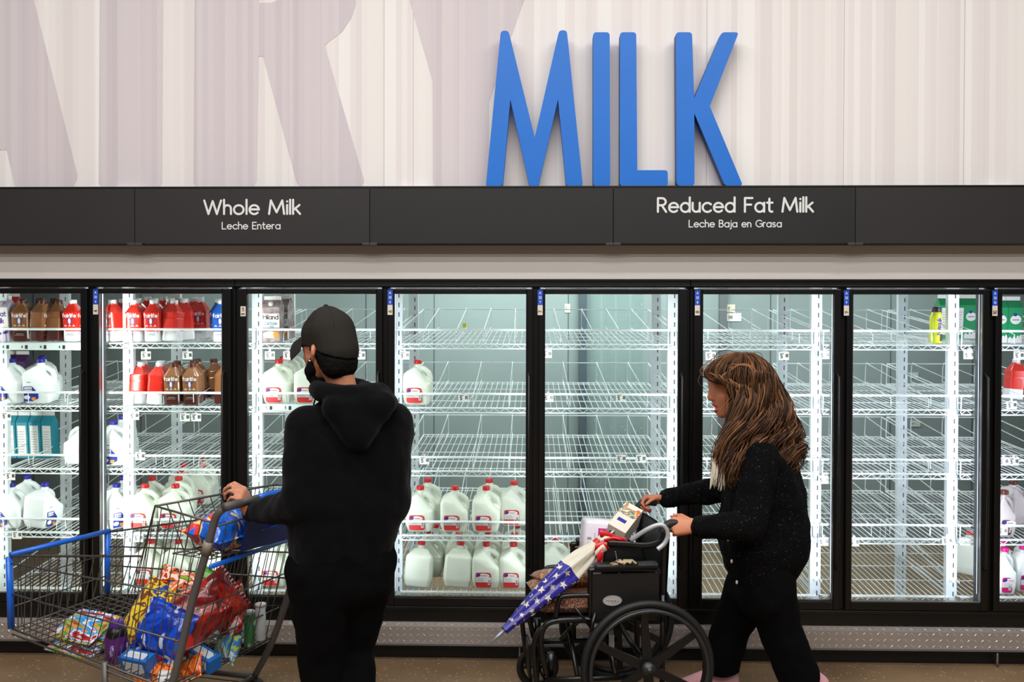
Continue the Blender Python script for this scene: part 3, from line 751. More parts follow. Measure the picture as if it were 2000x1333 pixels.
def jug(name, bm_, capm, label_kind, cat, sc=(1,1,1), desc=''):
    t = thing(name, desc, cat, (0,0,-50))
    b = MB(); b.v = [V((p.x*sc[0], p.y*sc[1], p.z*sc[2])) for p in JB.v]; b.f = JB.f; b.m = JB.m; b.s = JB.s
    obj('bottle_body', b, bm_, t, local=True)
    c = MB(); c.lathe([(.0195,0),(.0205,.003),(.0205,.017),(.019,.020)], 16, M=Matrix.Translation((0,0,.217*sc[2])))
    obj('cap', c, capm, t, local=True)
    f = -.0768*sc[1]; l = MB()
    if label_kind in ('red', 'pink', 'brown'):
        x0, x1, z0, z1 = -.052*sc[0], .030*sc[0], .018, .098
        pts = rnd([(x0,z0),(x1,z0),(x1,z1,.02),(x0,z1)], .012, 4)
        l.add([(x, f-.0004, z) for x, z in pts], [tuple(range(len(pts)))], 0)
        l.bx(x0+.002, x1-.002, f-.0010, f-.0005, z0+.028, z0+.055, 1)
        pts = [(x0+.042+.031*math.cos(a), z1-.017+.0125*math.sin(a)) for a in [i*PI/8 for i in range(16)]]
        l.add([(x*1., f-.0009, z) for x, z in pts], [tuple(range(16))], 1)
        pts = [(x0+.016+.010*math.cos(a), z1-.014+.008*math.sin(a)) for a in [i*PI/6 for i in range(12)]]
        l.add([(x, f-.0014, z) for x, z in pts], [tuple(range(12))], 2)
        for i in range(4): l.bx(x0+.006, x0+.046-.006*(i % 2), f-.0015, f-.0011, z0+.031+i*.006, z0+.033+i*.006, 3)
        l.bx(x0+.030, x0+.058, f-.0014, f-.0010, z1-.018, z1-.015, 0)
        l.bx(x1-.018, x1-.005, f-.0012, f-.0008, z0+.014, z0+.042, 1)
        for i in range(4): l.bx(x1-.016, x1-.007, f-.0016, f-.0013, z0+.018+i*.006, z0+.021+i*.006, 4)
        mm = {'red': M_lred, 'pink': M_lpink, 'brown': M_lbrn}[label_kind]
        obj('label', l, [mm, M_lw, M_lblue, M_lgrey, M_ink], t, local=True)
        s2 = MB()
        for i in range(5): s2.bx(-.045+i*.007, -.040+i*.007, -.066, -.0655, .155, .158)
        if sc[0] == 1: obj('date_stamp', s2.move(lambda p: (p[0], p[1]+.0, p[2])), M_ink, t, local=True)
    elif label_kind == 'blue':
        pts = [(-.062,.018),(-.018,.018),(.012,.034),(.012,.060),(-.018,.098),(-.062,.098)]
        l.add([(x, f-.0004, z) for x, z in pts], [tuple(range(6))], 0)
        l.bx(-.058, -.018, f-.0010, f-.0005, .074, .094, 1)
        text(l, 'Lactaid', (-.038, f-.0013, .084), .009, .16, mi=0)
        pts = [(-.045+.016*math.cos(a), .040+.011*math.sin(a)) for a in [i*PI/6 for i in range(12)]]
        l.add([(x, f-.0010, z) for x, z in pts], [tuple(range(12))], 1)
        l.bx(-.022, -.002, f-.0010, f-.0005, .024, .040, 2)
        pts = [(-.046,.118),(-.026,.118),(-.022,.148),(-.046,.132)]
        l.add([(x, -.0745+(z-.118)*.12, z) for x, z in pts], [(0,1,2,3)], 0)
        obj('label', l, [M_lblue, M_lw, M_orange], t, local=True)
    return t
def square_bottle(name, cat, desc, up, lowc, capm, txt='fairlife'):
    t = thing(name, desc, cat, (0,0,-50))
    lo = MB(); lo.lathe([(.036,0),(.0405,.004),(.0415,.02),(.0405,.056)], 48, sq=7, smooth=False); obj('lower_sleeve', lo, lowc, t, local=True)
    b = MB(); b.lathe([(.0405,.056),(.0425,.075),(.0425,.118),(.0415,.122),(.0438,.152),(.0430,.156),(.0215,.190),(.0195,.194),(.0185,.202)], 48, sq=8, smooth=False); obj('bottle_body', b, up, t, local=True)
    c = MB(); c.lathe([(.0195,.199),(.0200,.201),(.0200,.218),(.0190,.221)], 18); obj('cap', c, capm, t, local=True)
    l = MB(); f = -.0452
    text(l, txt, (0, f, .140), .0180, .2, mi=0, wide=.070)
    e = [(.0085*math.cos(a), .110+.0155*math.sin(a)) for a in [i*PI/8 for i in range(16)]]
    l.add([(x*1.35, f+.0006, z*1-.001) for x, z in e], [tuple(range(16))], 1); l.add([(x*.8, f, z) for x, z in e], [tuple(range(16))], 0)
    for s in (-1,1): l.add([(s*.006,f+.0004,.119),(s*.022,f+.0004,.123),(s*.018,f+.0004,.117),(s*.006,f+.0004,.113)], [(0,1,2,3) if s > 0 else (3,2,1,0)], 1)
    for i in range(3): l.bx(-.030+i*.022, -.014+i*.022, f+.0006, f+.001, .082, .084, 0); l.bx(-.026+i*.022, -.018+i*.022, f+.0006, f+.001, .086, .090, 0)
    l.bx(-.018, .018, f+.002, f+.0026, .040, .043, 2); l.bx(-.024, .022, f+.002, f+.0026, .033, .035, 2)
    obj('label', l, [M_lw, M_lblue, M_lgrey], t, local=True)
    return t
def gable(name, cat, desc, colm, w=.092, h=.185, lab=None, cap=False, side=None):
    t = thing(name, desc, cat, (0,0,-50)); a = w/2
    b = MB(); b.add([(-a,-a,0),(a,-a,0),(a,a,0),(-a,a,0),(-a,-a,h),(a,-a,h),(a,a,h),(-a,a,h),(-a*.98,0,h+.038),(a*.98,0,h+.038)],
        [(3,2,1,0),(0,1,5,4),(1,2,6,5),(2,3,7,6),(3,0,4,7),(4,5,9,8),(6,7,8,9),(5,6,9),(7,4,8)], 0)
    obj('carton_body', b, colm, t, bev=.002, local=True)
    obj('top_seam', MB().bx(-a*.98, a*.98, -.002, .002, h+.034, h+.056), M_lw, t, local=True)
    if cap: obj('cap', MB().lathe([(.014,0),(.014,.012),(.012,.014)], 14, M=Matrix.Translation((0,-a*.55,h+.010)) @ Matrix.Rotation(.72,4,'X')), M_wcap, t, local=True)
    if lab: l = MB(); mm = lab(l, -a-.0006, a, h); obj('label', l, mm, t, local=True)
    if side: s = MB().bx(-a*.7, a*.7, -a-.0012, -a-.0004, h*.12, h*.92, 0); [s.bx(-a*.6, a*(.3+.1*(i % 3)), -a-.0016, -a-.0011, h*.18+i*.014, h*.18+i*.014+.003, 1) for i in range(9)]; obj('nutrition_panel', s, [M_lw, M_lgrey], t, local=True)
    return t
def disc(l, cx, cz, rx, rz, f, mi, n=18): l.add([(cx+rx*math.cos(2*PI*i/n), f, cz+rz*math.sin(2*PI*i/n)) for i in range(n)], [tuple(range(n))], mi)
def lab_goat(l, f, a, h):
    l.bx(-a, a, f-.0004, f, h*.42, h*.98, 0); text(l, 'Goat', (0, f-.0008, h*.80), .024, .2, mi=1); text(l, 'Milk', (0, f-.0008, h*.60), .024, .2, mi=1)
    l.add([(-a,f-.0006,h*.15),(a,f-.0006,h*.25),(a,f-.0006,h*.32),(-a,f-.0006,h*.20)], [(0,1,2,3)], 1); return [M_lw, mat('purple', (74,30,130), rough=.5)]
def lab_hil(l, f, a, h):
    l.bx(-a, a, f-.0004, f, h*.42, h*.82, 0); text(l, 'Hiland', (0, f-.0008, h*.72), .022, .2, mi=1, wide=a*1.7); text(l, 'Lactose', (0, f-.0008, h*.55), .018, .16, mi=2, wide=a*1.4); text(l, 'FREE', (a*.1, f-.0008, h*.45), .009, .2, mi=2)
    disc(l, -a*.1, h*.22, a*.8, h*.10, f-.0004, 0); disc(l, a*.55, h*.22, a*.33, h*.10, f-.0009, 3); return [M_lw, mat('hil_brown', (70,44,48), rough=.5), mat('teal_ink', (30,110,130), rough=.5), M_orange]
def lab_green(l, f, a, h):
    disc(l, 0, h*.66, a*.78, h*.13, f-.0004, 0); disc(l, -a*.1, h*.80, a*.3, h*.045, f-.0008, 1); l.bx(-a*.5, a*.5, f-.0009, f-.0005, h*.645, h*.665, 2)
    l.bx(-a, a, f-.0006, f, .001, h*.13, 0); [disc(l, a*s, h*.13, a*.2, h*.04+.004*i, f-.0003, 0) for i, s in enumerate((-.7,-.1,.4,.8))]; return [M_lw, M_lblue, mat('green_ink', (20,90,60), rough=.5)]
M_rbot = mat('sleeve_red', (222,42,28), rough=.25, var=.06, coat=.4); M_bbot = mat('sleeve_brown', (146,92,54), rough=.25, var=.1, coat=.4); M_blbot = mat('sleeve_blue', (36,96,190), rough=.25, coat=.4)
M_dbrn = mat('sleeve_dark', (78,32,26), rough=.25, coat=.4); M_slw = mat('sleeve_white', (232,232,236), rough=.3)
M_green = mat('carton_green', (14,140,84), rough=.5); M_purp = mat('carton_purple', (66,28,84), rough=.5); M_teal = mat('carton_teal', (20,128,148), rough=.5); M_goat = mat('carton_lilac', (206,196,214), rough=.5); M_hil = mat('carton_brown', (104,66,68), rough=.5, col2=(176,160,158), vscale=18)
M_yel = mat('bottle_yellow', (214,222,40), rough=.3, coat=.3); M_rcart = mat('carton_red', (196,40,40), rough=.5)
def choc():
    t = thing('chocolate_milk_bottle', '', 'bottle', (0,0,-50))
    obj('bottle_body', MB().lathe([(.026,0),(.031,.004),(.031,.06),(.028,.075),(.031,.10),(.031,.135),(.022,.160),(.018,.165)], 22), M_yel, t, local=True)
    obj('cap', MB().lathe([(.0205,.163),(.022,.166),(.022,.186),(.020,.190)], 18), mat('cap_plum', (50,24,44), rough=.35), t, local=True)
    l = MB(); text(l, 'Nesquik', (.004, -.0318, .090), .018, .24, ux=V((0,0,1)), uy=V((-1,0,0)), mi=0, wide=.085); l.bx(.012, .022, -.0300, -.0262, .014, .05, 1); obj('label', l, [mat('violet', (84,50,170), rough=.5), M_dbrn], t, local=True); return t
KD = {
 'r': (jug('milk_jug', M_jug, M_redc, 'red', 'milk jug'), 'red-capped gallon milk jug', .0),
 'n': (jug('milk_jug', M_jug, M_redc, 'none', 'milk jug'), 'unlabelled-side red-capped milk jug', .0),
 'b': (jug('milk_jug', M_jugb, M_bluec, 'blue', 'milk jug'), 'blue-capped milk jug', .0),
 'p': (jug('milk_jug', M_jugb, M_pinkc, 'pink', 'milk jug', (.62,.66,1.02)), 'slim pink-capped milk jug', .0),
 'c': (jug('milk_jug', M_jugc, M_brownc, 'brown', 'milk jug', (.62,.66,1.02)), 'slim brown-capped milk jug', .0),
 'g': (jug('milk_jug', M_jugc, M_brownc, 'none', 'milk jug'), 'greyish full-size milk jug', .0),
 'R': (square_bottle('milk_bottle', 'milk bottle', '', M_rbot, M_slw, M_wcap), 'red white-based milk bottle', 0),
 'B': (square_bottle('milk_bottle', 'milk bottle', '', M_bbot, M_dbrn, M_brownc), 'brown chocolate milk bottle', 0),
 'U': (square_bottle('milk_bottle', 'milk bottle', '', M_blbot, M_slw, M_wcap), 'blue white-based milk bottle', 0),
 'G': (gable('milk_carton', 'milk carton', '', M_green, lab=lab_green, w=.072), 'green gable-top carton', 0),
 'S': (gable('milk_carton', 'milk carton', '', M_green, side=1, w=.072), 'green carton showing its nutrition side', 0),
 'O': (gable('milk_carton', 'milk carton', '', M_goat, lab=lab_goat, cap=True), 'purple and white goat milk carton', 0),
 'H': (gable('milk_carton', 'milk carton', '', M_hil, lab=lab_hil, cap=True), 'brown and white lactose-free carton', 0),
 'P': (gable('milk_carton', 'milk carton', '', M_purp), 'dark purple carton', 0),
 'T': (gable('milk_carton', 'milk carton', '', M_teal, side=1, w=.066, h=.20), 'teal carton', 0),
 'D': (gable('milk_carton', 'milk carton', '', M_rcart), 'red carton', 0),
 'N': (choc(), 'yellow chocolate milk bottle', 0),
}
# (kind, photo column, tier, row, turn in degrees)
ST = [
 ('O',11,0,0,0),('B',46,0,0,8),('B',78,0,0,80),('B',111,0,0,170),('R',146,0,0,0),('B',50,0,1,0),('B',82,0,1,0),('B',113,0,1,0),('B',84,0,2,0),('B',110,0,2,0),('D',28,0,4,0),('R',176,0,0,0),
 ('R',226,0,0,-30),('R',243,0,1,0),('R',268,0,0,0),('R',303,0,0,0),('R',337,0,0,170),('U',434,0,0,8),
 ('R',270,0,1,0),('R',303,0,1,0),('R',335,0,1,0),('R',272,0,2,0),('R',305,0,2,0),('R',337,0,2,0),('R',352,0,3,0),('R',382,0,3,0),('R',292,0,4,0),('R',323,0,4,0),('R',366,0,1,-70),('R',367,0,2,-70),('R',398,0,4,-70),('U',430,0,1,0),('R',394,0,2,0),
 ('b',28,1,0,0),('b',83,1,0,8),('b',88,1,1,0),('P',22,1,4,0),('P',46,1,4,0),
 ('R',272,1,0,175),('R',306,1,0,90),('R',284,1,1,0),('R',317,1,1,0),('B',342,1,0,0),('B',378,1,0,0),('B',349,1,1,0),('B',385,1,1,-60),('B',392,1,2,-60),('B',424,1,2,-60),('B',438,1,0,175),
 ('T',28,2,2,0),('T',52,2,2,0),('T',76,2,2,0),('T',100,2,2,0),('b',160,2,0,180),('b',222,2,0,30),('b',238,2,1,40),
 ('b',27,3,0,0),('b',83,3,0,80),('b',58,3,1.1,0),('b',224,3,0,60),('b',240,3,1,40),
 ('r',287,3,0,0),('r',346,3,0,0),('r',300,3,1,0),('r',352,3,1,0),('r',356,3,2,0),('r',362,3,3,0),('r',398,3,3,0),('r',398,3,4,0),
 ('r',298,4,0,0),('r',352,4,0,0),('r',410,4,0,0),('r',308,4,1,0),('r',360,4,1,0),
 ('H',535,0,0,0),('H',552,0,1.1,0),('H',556,0,2.2,0),('r',547,1,0,0),('r',607,1,0,0),('r',556,1,1,0),('r',563,1,2,0),('r',572,1,3,0),
 ('r',541,4,0,0),('r',600,4,0,0),('r',555,4,1,0),
 ('r',817,1,0,0),
 ('r',822,3,0,0),('r',889,3,0,0),('r',950,3,0,0),('r',1004,3,.7,0),('r',836,3,1,0),('r',956,3,1,0),
 ('n',817,4,0,90),('n',893,4,0,90),('r',950,4,0,0),('r',1003,4,0,0),('r',840,4,1,0),('r',897,4,1,0),('r',953,4,1,0),('r',1005,4,1,0),('r',852,4,2,0),('r',905,4,2,0),('r',958,4,2,0),('r',1009,4,2,0),
 ('r',1084,4,.55,0),
 ('N',1826,0,0,0),('S',1840,0,3.2,0),('S',1864,0,3.2,0),('G',1888,0,3.2,0),('G',1911,0,3.2,0),
 ('G',1946,0,.6,0),('G',1974,0,.6,0),('R',1978,1,3,90),('B',2000,1,3,90),('r',1886,4,1.6,60),
 ('c',1957,3,0,0),('g',1972,3,1.2,20),('g',2030,3,1.2,20),('p',1958,4,0,0),('p',1994,4,.35,0),('p',1954,4,1.1,0),('p',2000,4,1.5,0),('p',1940,4,2,0),
]
doorpx = [(0,182),(182,462),(462,754),(754,1046),(1046,1346),(1346,1643),(1643,1931),(1931,2400)]
def doorof(px): return [i for i, (a, c) in enumerate(doorpx) if a <= px < c][0]
rown = lambda r: ['front row','second row','third row','fourth row','rear row','rear row'][min(5, int(round(r)))]
used = set()
place = {}
for i, (k, px, t, r, rz) in enumerate(ST): place.setdefault((k, t, round(r), doorof(px)), []).append(px)
for i, (k, px, t, r, rz) in enumerate(ST):
    proto, desc, off = KD[k]
    step = .158 if k in 'rnbg' else (.104 if k in 'pc' else .095)
    d = (.088 if k in 'rnbg' else .056)+r*step
    loc = V((P(px, TY[t], YF+d).x, YF+d*math.cos(TILT), TZ[t]+d*math.sin(TILT)+.0035))
    same = sorted(place[(k, t, round(r), doorof(px))]); n = len(same); j = same.index(px)
    lab = desc
    if n > 1: lab += ', '+(ORD[j]+' from left,' if n > 3 or j < n-1 or n == 2 and j == 0 else 'rightmost,') if not (n == 2) else ', '+['left','right'][j]+' one,'
    else: lab += ','
    lab += ' '+rown(r)+', '+tiern[t]+' shelf, '+ORD[doorof(px)]+' door'
    grp = {'r':'red-capped milk jugs','n':'red-capped milk jugs','b':'blue-capped milk jugs','p':'slim pink-capped jugs','c':'slim jugs','g':'greyish jugs','R':'red milk bottles','B':'brown milk bottles','U':'blue milk bottles','G':'green cartons','S':'green cartons','P':'purple cartons','T':'teal cartons','H':'lactose-free cartons'}.get(k)
    rot = (TILT, 0, math.radians(rz))
    if k not in used:
        proto.location = loc; proto.rotation_euler = rot; proto['label'] = lab
        if grp: proto['group'] = grp
        used.add(k)
    else: dup(proto, loc, rot, label=lab, group=grp)
bpy.data.objects
# ---------------------------------------------------------------- shopping cart
M_cart = mat('cart_wire', (92,88,86), rough=.4, metal=.55, var=.1)
M_ctube = mat('cart_tube', (98,94,92), rough=.45, metal=.3, var=.08)
M_cblue = mat('cart_blue', (12,98,210), rough=.35, coat=.2)
M_cdblue = mat('cart_dark_blue', (14,40,120), rough=.4)
M_rub = mat('rubber', (24,24,25), rough=.6)
def plane_pt(px, py, p0, n):
    d = ray(px, py); return CAMP + d*((p0-CAMP).dot(n)/d.dot(n))
NF, NR = P(20,1087,-.83), P(332,1350,-1.18); FF, FR = P(213,1040,-.42), P(532,1250,-.62)
nn = V((NR.y-NF.y, -(NR.x-NF.x), 0)).normalized(); nf = V((FR.y-FF.y, -(FR.x-FF.x), 0)).normalized()
def CN(px, py): return plane_pt(px, py, NF, nn)
def CF(px, py): return plane_pt(px, py, FF, nf)
def lerp(a, b, t): return V(a)*(1-t)+V(b)*t
def along(pl, t):
    ls = [(pl[i+1]-pl[i]).length for i in range(len(pl)-1)]; s = t*sum(ls)
    for i, l in enumerate(ls):
        if s <= l or i == len(ls)-1: return lerp(pl[i], pl[i+1], s/l)
        s -= l
def smooth(pts, k=6):
    pts = [V(p) for p in pts]; out = []
    for i in range(len(pts)-1):
        p0, p1, p2, p3 = pts[max(i-1,0)], pts[i], pts[i+1], pts[min(i+2,len(pts)-1)]
        for j in range(k):
            t = j/k; out.append(.5*((2*p1)+(p2-p0)*t+(2*p0-5*p1+4*p2-p3)*t*t+(3*p1-p0-3*p2+p3)*t**3))
    return out+[pts[-1]]
heading = ((NF-NR).normalized()+(FF-FR).normalized()); heading.z = 0; heading.normalize()
cart = thing('shopping_cart', 'grey wire shopping cart with blue trim, pushed by the man and holding groceries', 'shopping cart', ((NF.x+FR.x)/2, (NF.y+FR.y)/2-.15, 0))
ntop = [CN(20,1087), CN(278,1087), CN(303,989), CN(414,1021)]; nbot = [CN(24,1229), CN(336,1349)]
ftop = [CF(213,1040), CF(430,1010), CF(455,935+24), CF(540,947), CF(607,953)]
fbot = [CF(212,1160), CF(532,1250)]
for nm, top, bot, mids in (('near_side_panel', ntop, nbot, [(CN(21,1101),CN(374,1166)),(CN(23,1161),CN(354,1255))]), ('far_side_panel', ftop, fbot, [(CF(213,1105),CF(560,1130)),(CF(213,1068),CF(575,1080))])):
    mb = MB(); mb.tube(top, .0045, 6); mb.tube(bot, .0045, 6)
    for a, c in mids: mb.tube([a, c], .0036, 6)
    m2 = [lerp(p, q_, 0) for p, q_ in zip(bot, bot)]; mb.tube([p-V((0,0,.022)) for p in m2], .004, 6)
    for i in range(1, 25): t = i/25; mb.tube([along(top, t), along(bot, t)], .0021, 4, caps=False)
    obj('side_panel', mb, M_cart, cart, label='wire side of the basket')
mb = MB(); mb.tube([nbot[0], fbot[0]], .004, 6)
for i in range(1, 11): t = i/11; mb.tube([lerp(ntop[0], ftop[0], t), lerp(nbot[0], fbot[0], t)], .0021, 4, caps=False)
for t in (.35,.7): mb.tube([lerp(ntop[0], nbot[0], t), lerp(ftop[0], fbot[0], t)], .003, 6)
obj('front_panel', mb, M_cart, cart)
mb = MB()
for i in range(13): t = i/12; mb.tube([lerp(nbot[0], fbot[0], t), lerp(nbot[1], fbot[1], t)], .0024, 4, caps=False)
for i in range(26): t = i/25; mb.tube([lerp(nbot[0], nbot[1], t), lerp(fbot[0], fbot[1], t)], .0024, 4, caps=False)
obj('basket_floor', mb, M_cart, cart)
up = V((0,0,1))
a, c = ntop[0]+up*.006, ftop[0]+up*.006
obj('front_rim', MB().tube([a, c], .011, 10), M_cblue, cart, label='blue plastic rim')
for tp_, bt in ((ntop[0], nbot[0]), (ftop[0], fbot[0])):
    o_ = heading*.006; obj('corner_guard', MB().tube([tp_+o_-up*.004, bt+o_+up*.004], .017, 10, flat=.7), M_cblue, cart, label='blue corner guard', bev=0)
# rear gate
bar = [CN(410,1108), CF(572,1052)]; gb = [nbot[1]+V((0,.02,.01)), fbot[1]+up*.01]
mb = MB(); mb.tube(gb, .004, 6)
for i in range(1, 12): t = i/12; mb.tube([lerp(*bar, t), lerp(*gb, t)], .0022, 4, caps=False)
for t in (.35,.7): mb.tube([lerp(bar[0], gb[0], t), lerp(bar[1], gb[1], t)], .003, 6)
obj('rear_gate', mb, M_cart, cart)
mb = MB(); d = (bar[1]-bar[0]); n_ = V((0,0,1))
mb.tube(bar, .010, 8, flat=.5); obj('gate_bar', mb, M_cblue, cart, label='blue bar across the rear gate')
# child seat
A, B = CN(303,989), CF(540,947); A2, B2 = CN(338,1082), CF(562,1030); A3, B3 = CN(412,1093), CF(585,1046)
mb = MB(); mb.tube([A, B], .0045, 6); mb.tube([A2, B2], .004, 6)
for i in range(1, 12): t = i/12; mb.tube([lerp(A, B, t), lerp(A2, B2, t)], .0022, 4, caps=False)
mb.tube([lerp(A, A2, .5), lerp(B, B2, .5)], .003, 6)
for i in range(0, 13): t = i/12; mb.tube([lerp(A2, B2, t), lerp(A3, B3, t)], .0022, 4, caps=False)
for k in range(1, 5): mb.tube([lerp(A2, A3, k/4), lerp(B2, B3, k/4)], .0026, 4, caps=False)
A4, B4 = CN(420,1030), CF(605,975)
for i in range(0, 11): t = i/10; mb.tube([lerp(A4, B4, t), lerp(A3, B3, t)], .0022, 4, caps=False)
mb.tube([A4, B4], .004, 6)
obj('child_seat', mb, M_cart, cart)
obj('seat_flap', MB().add([lerp(A4,B4,.28)-heading*.004, lerp(A4,B4,.85)-heading*.004, lerp(A3,B3,.85)-heading*.004, lerp(A3,B3,.28)-heading*.004,
    lerp(A4,B4,.28)-heading*.012, lerp(A4,B4,.85)-heading*.012, lerp(A3,B3,.85)-heading*.012, lerp(A3,B3,.28)-heading*.012], [(0,1,2,3),(7,6,5,4),(0,4,5,1),(1,5,6,2),(2,6,7,3),(3,7,4,0)]), M_cdblue, cart, label='dark blue seat flap')
# posts, handle, chassis
H0, H1 = CN(440,991), CF(612,948)
def down(p, dx=0., z=.12): return V((p.x, p.y, z))+heading*dx
post_n = smooth([H0+(H1-H0)*.03+up*.002, CN(428,1001), CN(418,1022), CN(404,1075), CN(375,1178), CN(334,1345), down(CN(334,1345), .10, .13)], 5)
obj('frame_post', MB().tube(post_n, .0145, 12), M_ctube, cart)
post_f = smooth([H1, CF(608,960), CF(600,1000), CF(575,1120), CF(534,1248), down(CF(534,1250), .10, .13)], 5)
obj('frame_post', MB().tube(post_f, .0145, 12), M_ctube, cart)
obj('post_collar', MB().tube([CN(408,1058), CN(402,1082)], .0185, 12), mat('collar', (128,118,108), rough=.5), cart)
grip = MB().tube([H0-(H1-H0)*.005, lerp(H0, H1, .32)], .0165, 12)
obj('handle_end', grip, mat('grip_grey', (72,66,66), rough=.5), cart)
obj('handle_bar', MB().tube([lerp(H0, H1, .32), H1], .0175, 12), M_cblue, cart, label='blue push handle')
fn, ff = down(CN(205,1290), 0, .13), down(CF(300,1190), 0, .13)
ch = MB()
rn_, rf_ = post_n[-1], post_f[-1]
ch.tube([rn_, fn], .013, 10); ch.tube([rf_, ff], .013, 10); ch.tube([rn_, rf_], .012, 10); ch.tube([fn, ff], .012, 10)
ch.tube([fn, CN(205,1293)], .012, 10); ch.tube([ff, CF(300,1188)], .012, 10)
for i in range(1, 9): ch.tube([lerp(rn_, rf_, i/9), lerp(fn, ff, i/9)], .003, 4)
obj('chassis', ch, M_ctube, cart)
for c in (rn_, rf_, fn, ff):
    cb = MB(); side = V((-heading.y, heading.x, 0)); w = c+heading*.0-up*.066
    R = Matrix.Translation(w) @ Matrix(((heading.x, side.x, 0), (heading.y, side.y, 0), (0, 0, 1))).to_4x4() @ Matrix.Rotation(PI/2, 4, 'X')
    cb.lathe([(.045,-.014),(.062,-.011),(.062,.011),(.045,.014)], 22, 0, M=R)
    wh = obj('caster', cb, M_rub, cart)
    fk = MB(); fk.tube([c, w+side*.02], .006, 6); fk.tube([c, w-side*.02], .006, 6); fk.tube([w-side*.022, w+side*.022], .006, 8); obj('caster_fork', fk, M_ctube, wh)

# ---------------------------------------------------------------- groceries in the cart
def pillow(w, h, t, seed=0, crimp=.008):
    m = MB(); n = 16; rn = random.Random(seed); o = rn.uniform(0, 50)
    for sgn in (1, -1):
        base = len(m.v); vs = []
        for i in range(n+1):
            for j in range(n+1):
                u, v = i/n*2-1, j/n*2-1
                b = max(0, (1-abs(u)**3.2))*max(0, (1-abs(v)**2.2)); b = b**.55
                wr = noise.noise(V((u*2.2+o, v*2.2, sgn*3)))*.12+noise.noise(V((u*6+o, v*6, sgn)))*.05
                sh = 1-.10*(1-abs(v)**2)*abs(u)**2
                vs.append((u*w/2*(1-.07*(1-v*v)*abs(u)), v*h/2*(1-.05*(1-u*u)), sgn*t/2*b*(1+wr*2)+noise.noise(V((u*3+o,v*3,0)))*.004))
        fs = []
        for i in range(n):
            for j in range(n):
                a = i*(n+1)+j; q4 = (a, a+n+1, a+n+2, a+1); fs.append(q4 if sgn > 0 else q4[::-1])
        m.add(vs, fs, 0, True)
    for s in (-1, 1):
        vs = []; k = 24
        for i in range(k+1): x = -w/2*.97+w*.97*i/k; vs += [(x, s*h/2*.96, (.0018 if i % 2 else -.0018)), (x, s*(h/2+crimp), (.0018 if i % 2 else -.0018))]
        m.add(vs, [(2*i, 2*i+2, 2*i+3, 2*i+1) for i in range(k)], 1)
    return m
def put(name, mb, mats, label, cat, loc, rot, group=None, parts=()):
    "rot in degrees; loc = centre"
    R = Euler([math.radians(a) for a in rot]).to_matrix()
    t = thing(name, label, cat, loc, group=group); t.rotation_euler = R.to_euler()
    obj(parts[0] if parts else 'wrapper', mb, mats, t, local=True)
    return t
F_red = multimat('foil_red', [(150,22,24),(120,14,18),(176,40,30),(196,60,40)], 7, .25)
F_yel = multimat('foil_yellow', [(232,196,30),(244,214,60),(120,66,40),(232,196,30),(30,70,170),(236,200,40)], 9, .3, stretch=(1,1,1))
F_blue = multimat('foil_blue', [(16,60,180),(20,80,205),(12,50,160),(190,210,236),(18,70,190)], 6, .22)
F_or = multimat('foil_orange', [(214,74,20),(20,20,20),(226,100,30),(240,220,200),(196,40,20),(110,180,40)], 12, .25)
F_gr = multimat('foil_green', [(96,176,40),(70,150,30),(130,196,60)], 6, .3)
F_rust = multimat('foil_rust', [(176,40,22),(214,90,30),(120,20,20),(190,50,26),(236,226,220)], 9, .22)
F_mix = multimat('foil_mixed', [(190,40,50),(60,170,60),(230,150,60),(40,150,220),(232,230,236),(200,50,60),(120,30,40)], 16, .25, stretch=(.35,1,2.2))
F_brown = multimat('foil_brown', [(120,70,50),(150,96,70),(100,56,40)], 7, .3)
F_snack = multimat('foil_snack', [(40,130,210),(190,210,60),(70,160,225),(230,236,240),(30,100,190)], 12, .3)
F_orange2 = multimat('foil_amber', [(216,96,26),(236,130,50),(180,70,20),(240,160,80)], 14, .2)
F_bread = multimat('bread_wrap', [(20,96,205),(24,110,220),(16,80,180),(20,96,205),(236,200,140),(232,60,40),(24,110,220)], 8, .2, stretch=(1,1,.6))
M_crimp = mat('crimp', (170,160,160), rough=.3, metal=.4)
put('snack_bag', pillow(.22,.30,.09,1), [F_yel, F_yel], 'yellow snack bag lying under the blue bag in the cart', 'snack bag', P(285,1212,-.80), (62,14,-35), 'bags in the cart')
put('snack_bag', pillow(.25,.19,.10,2), [F_blue, F_blue], 'shiny deep blue snack bag in front of the yellow bag in the cart', 'snack bag', P(322,1234,-.99), (68,12,-22), 'bags in the cart')
put('snack_bag', pillow(.21,.30,.10,3), [F_red, F_red], 'dark red snack bag on top of the pile behind the cart post', 'snack bag', P(398,1192,-.90), (55,50,-10), 'bags in the cart')
put('snack_bag', pillow(.24,.17,.09,4), [F_or, F_or], 'orange and black snack bag at the top of the pile', 'snack bag', P(342,1157,-.72), (60,10,-20), 'bags in the cart')
put('snack_bag', pillow(.12,.16,.05,5), [F_gr, F_gr], 'bright green bag standing at the top of the pile', 'snack bag', P(393,1147,-.68), (80,25,-15), 'bags in the cart')
put('snack_bag', pillow(.16,.20,.09,6), [F_rust, F_rust], 'orange and red foil bag at the rear of the cart', 'snack bag', P(452,1192,-.80), (70,-30,-35), 'bags in the cart')
put('snack_bag', pillow(.16,.13,.06,7), [F_snack, F_snack], 'blue and yellow-green snack packet low at the rear of the cart', 'snack bag', P(446,1257,-.82), (70,0,-40), 'bags in the cart')
put('snack_bag', pillow(.20,.11,.06,8), [F_orange2, F_orange2], 'amber foil packet at the bottom of the cart near the post', 'snack bag', P(300,1322,-1.04), (70,0,-22), 'bags in the cart')
put('snack_bag', pillow(.13,.08,.05,9), [F_orange2, F_orange2], 'small amber packet on the cart floor right of the post', 'snack bag', P(372,1308,-1.02), (60,-30,-22), 'bags in the cart')
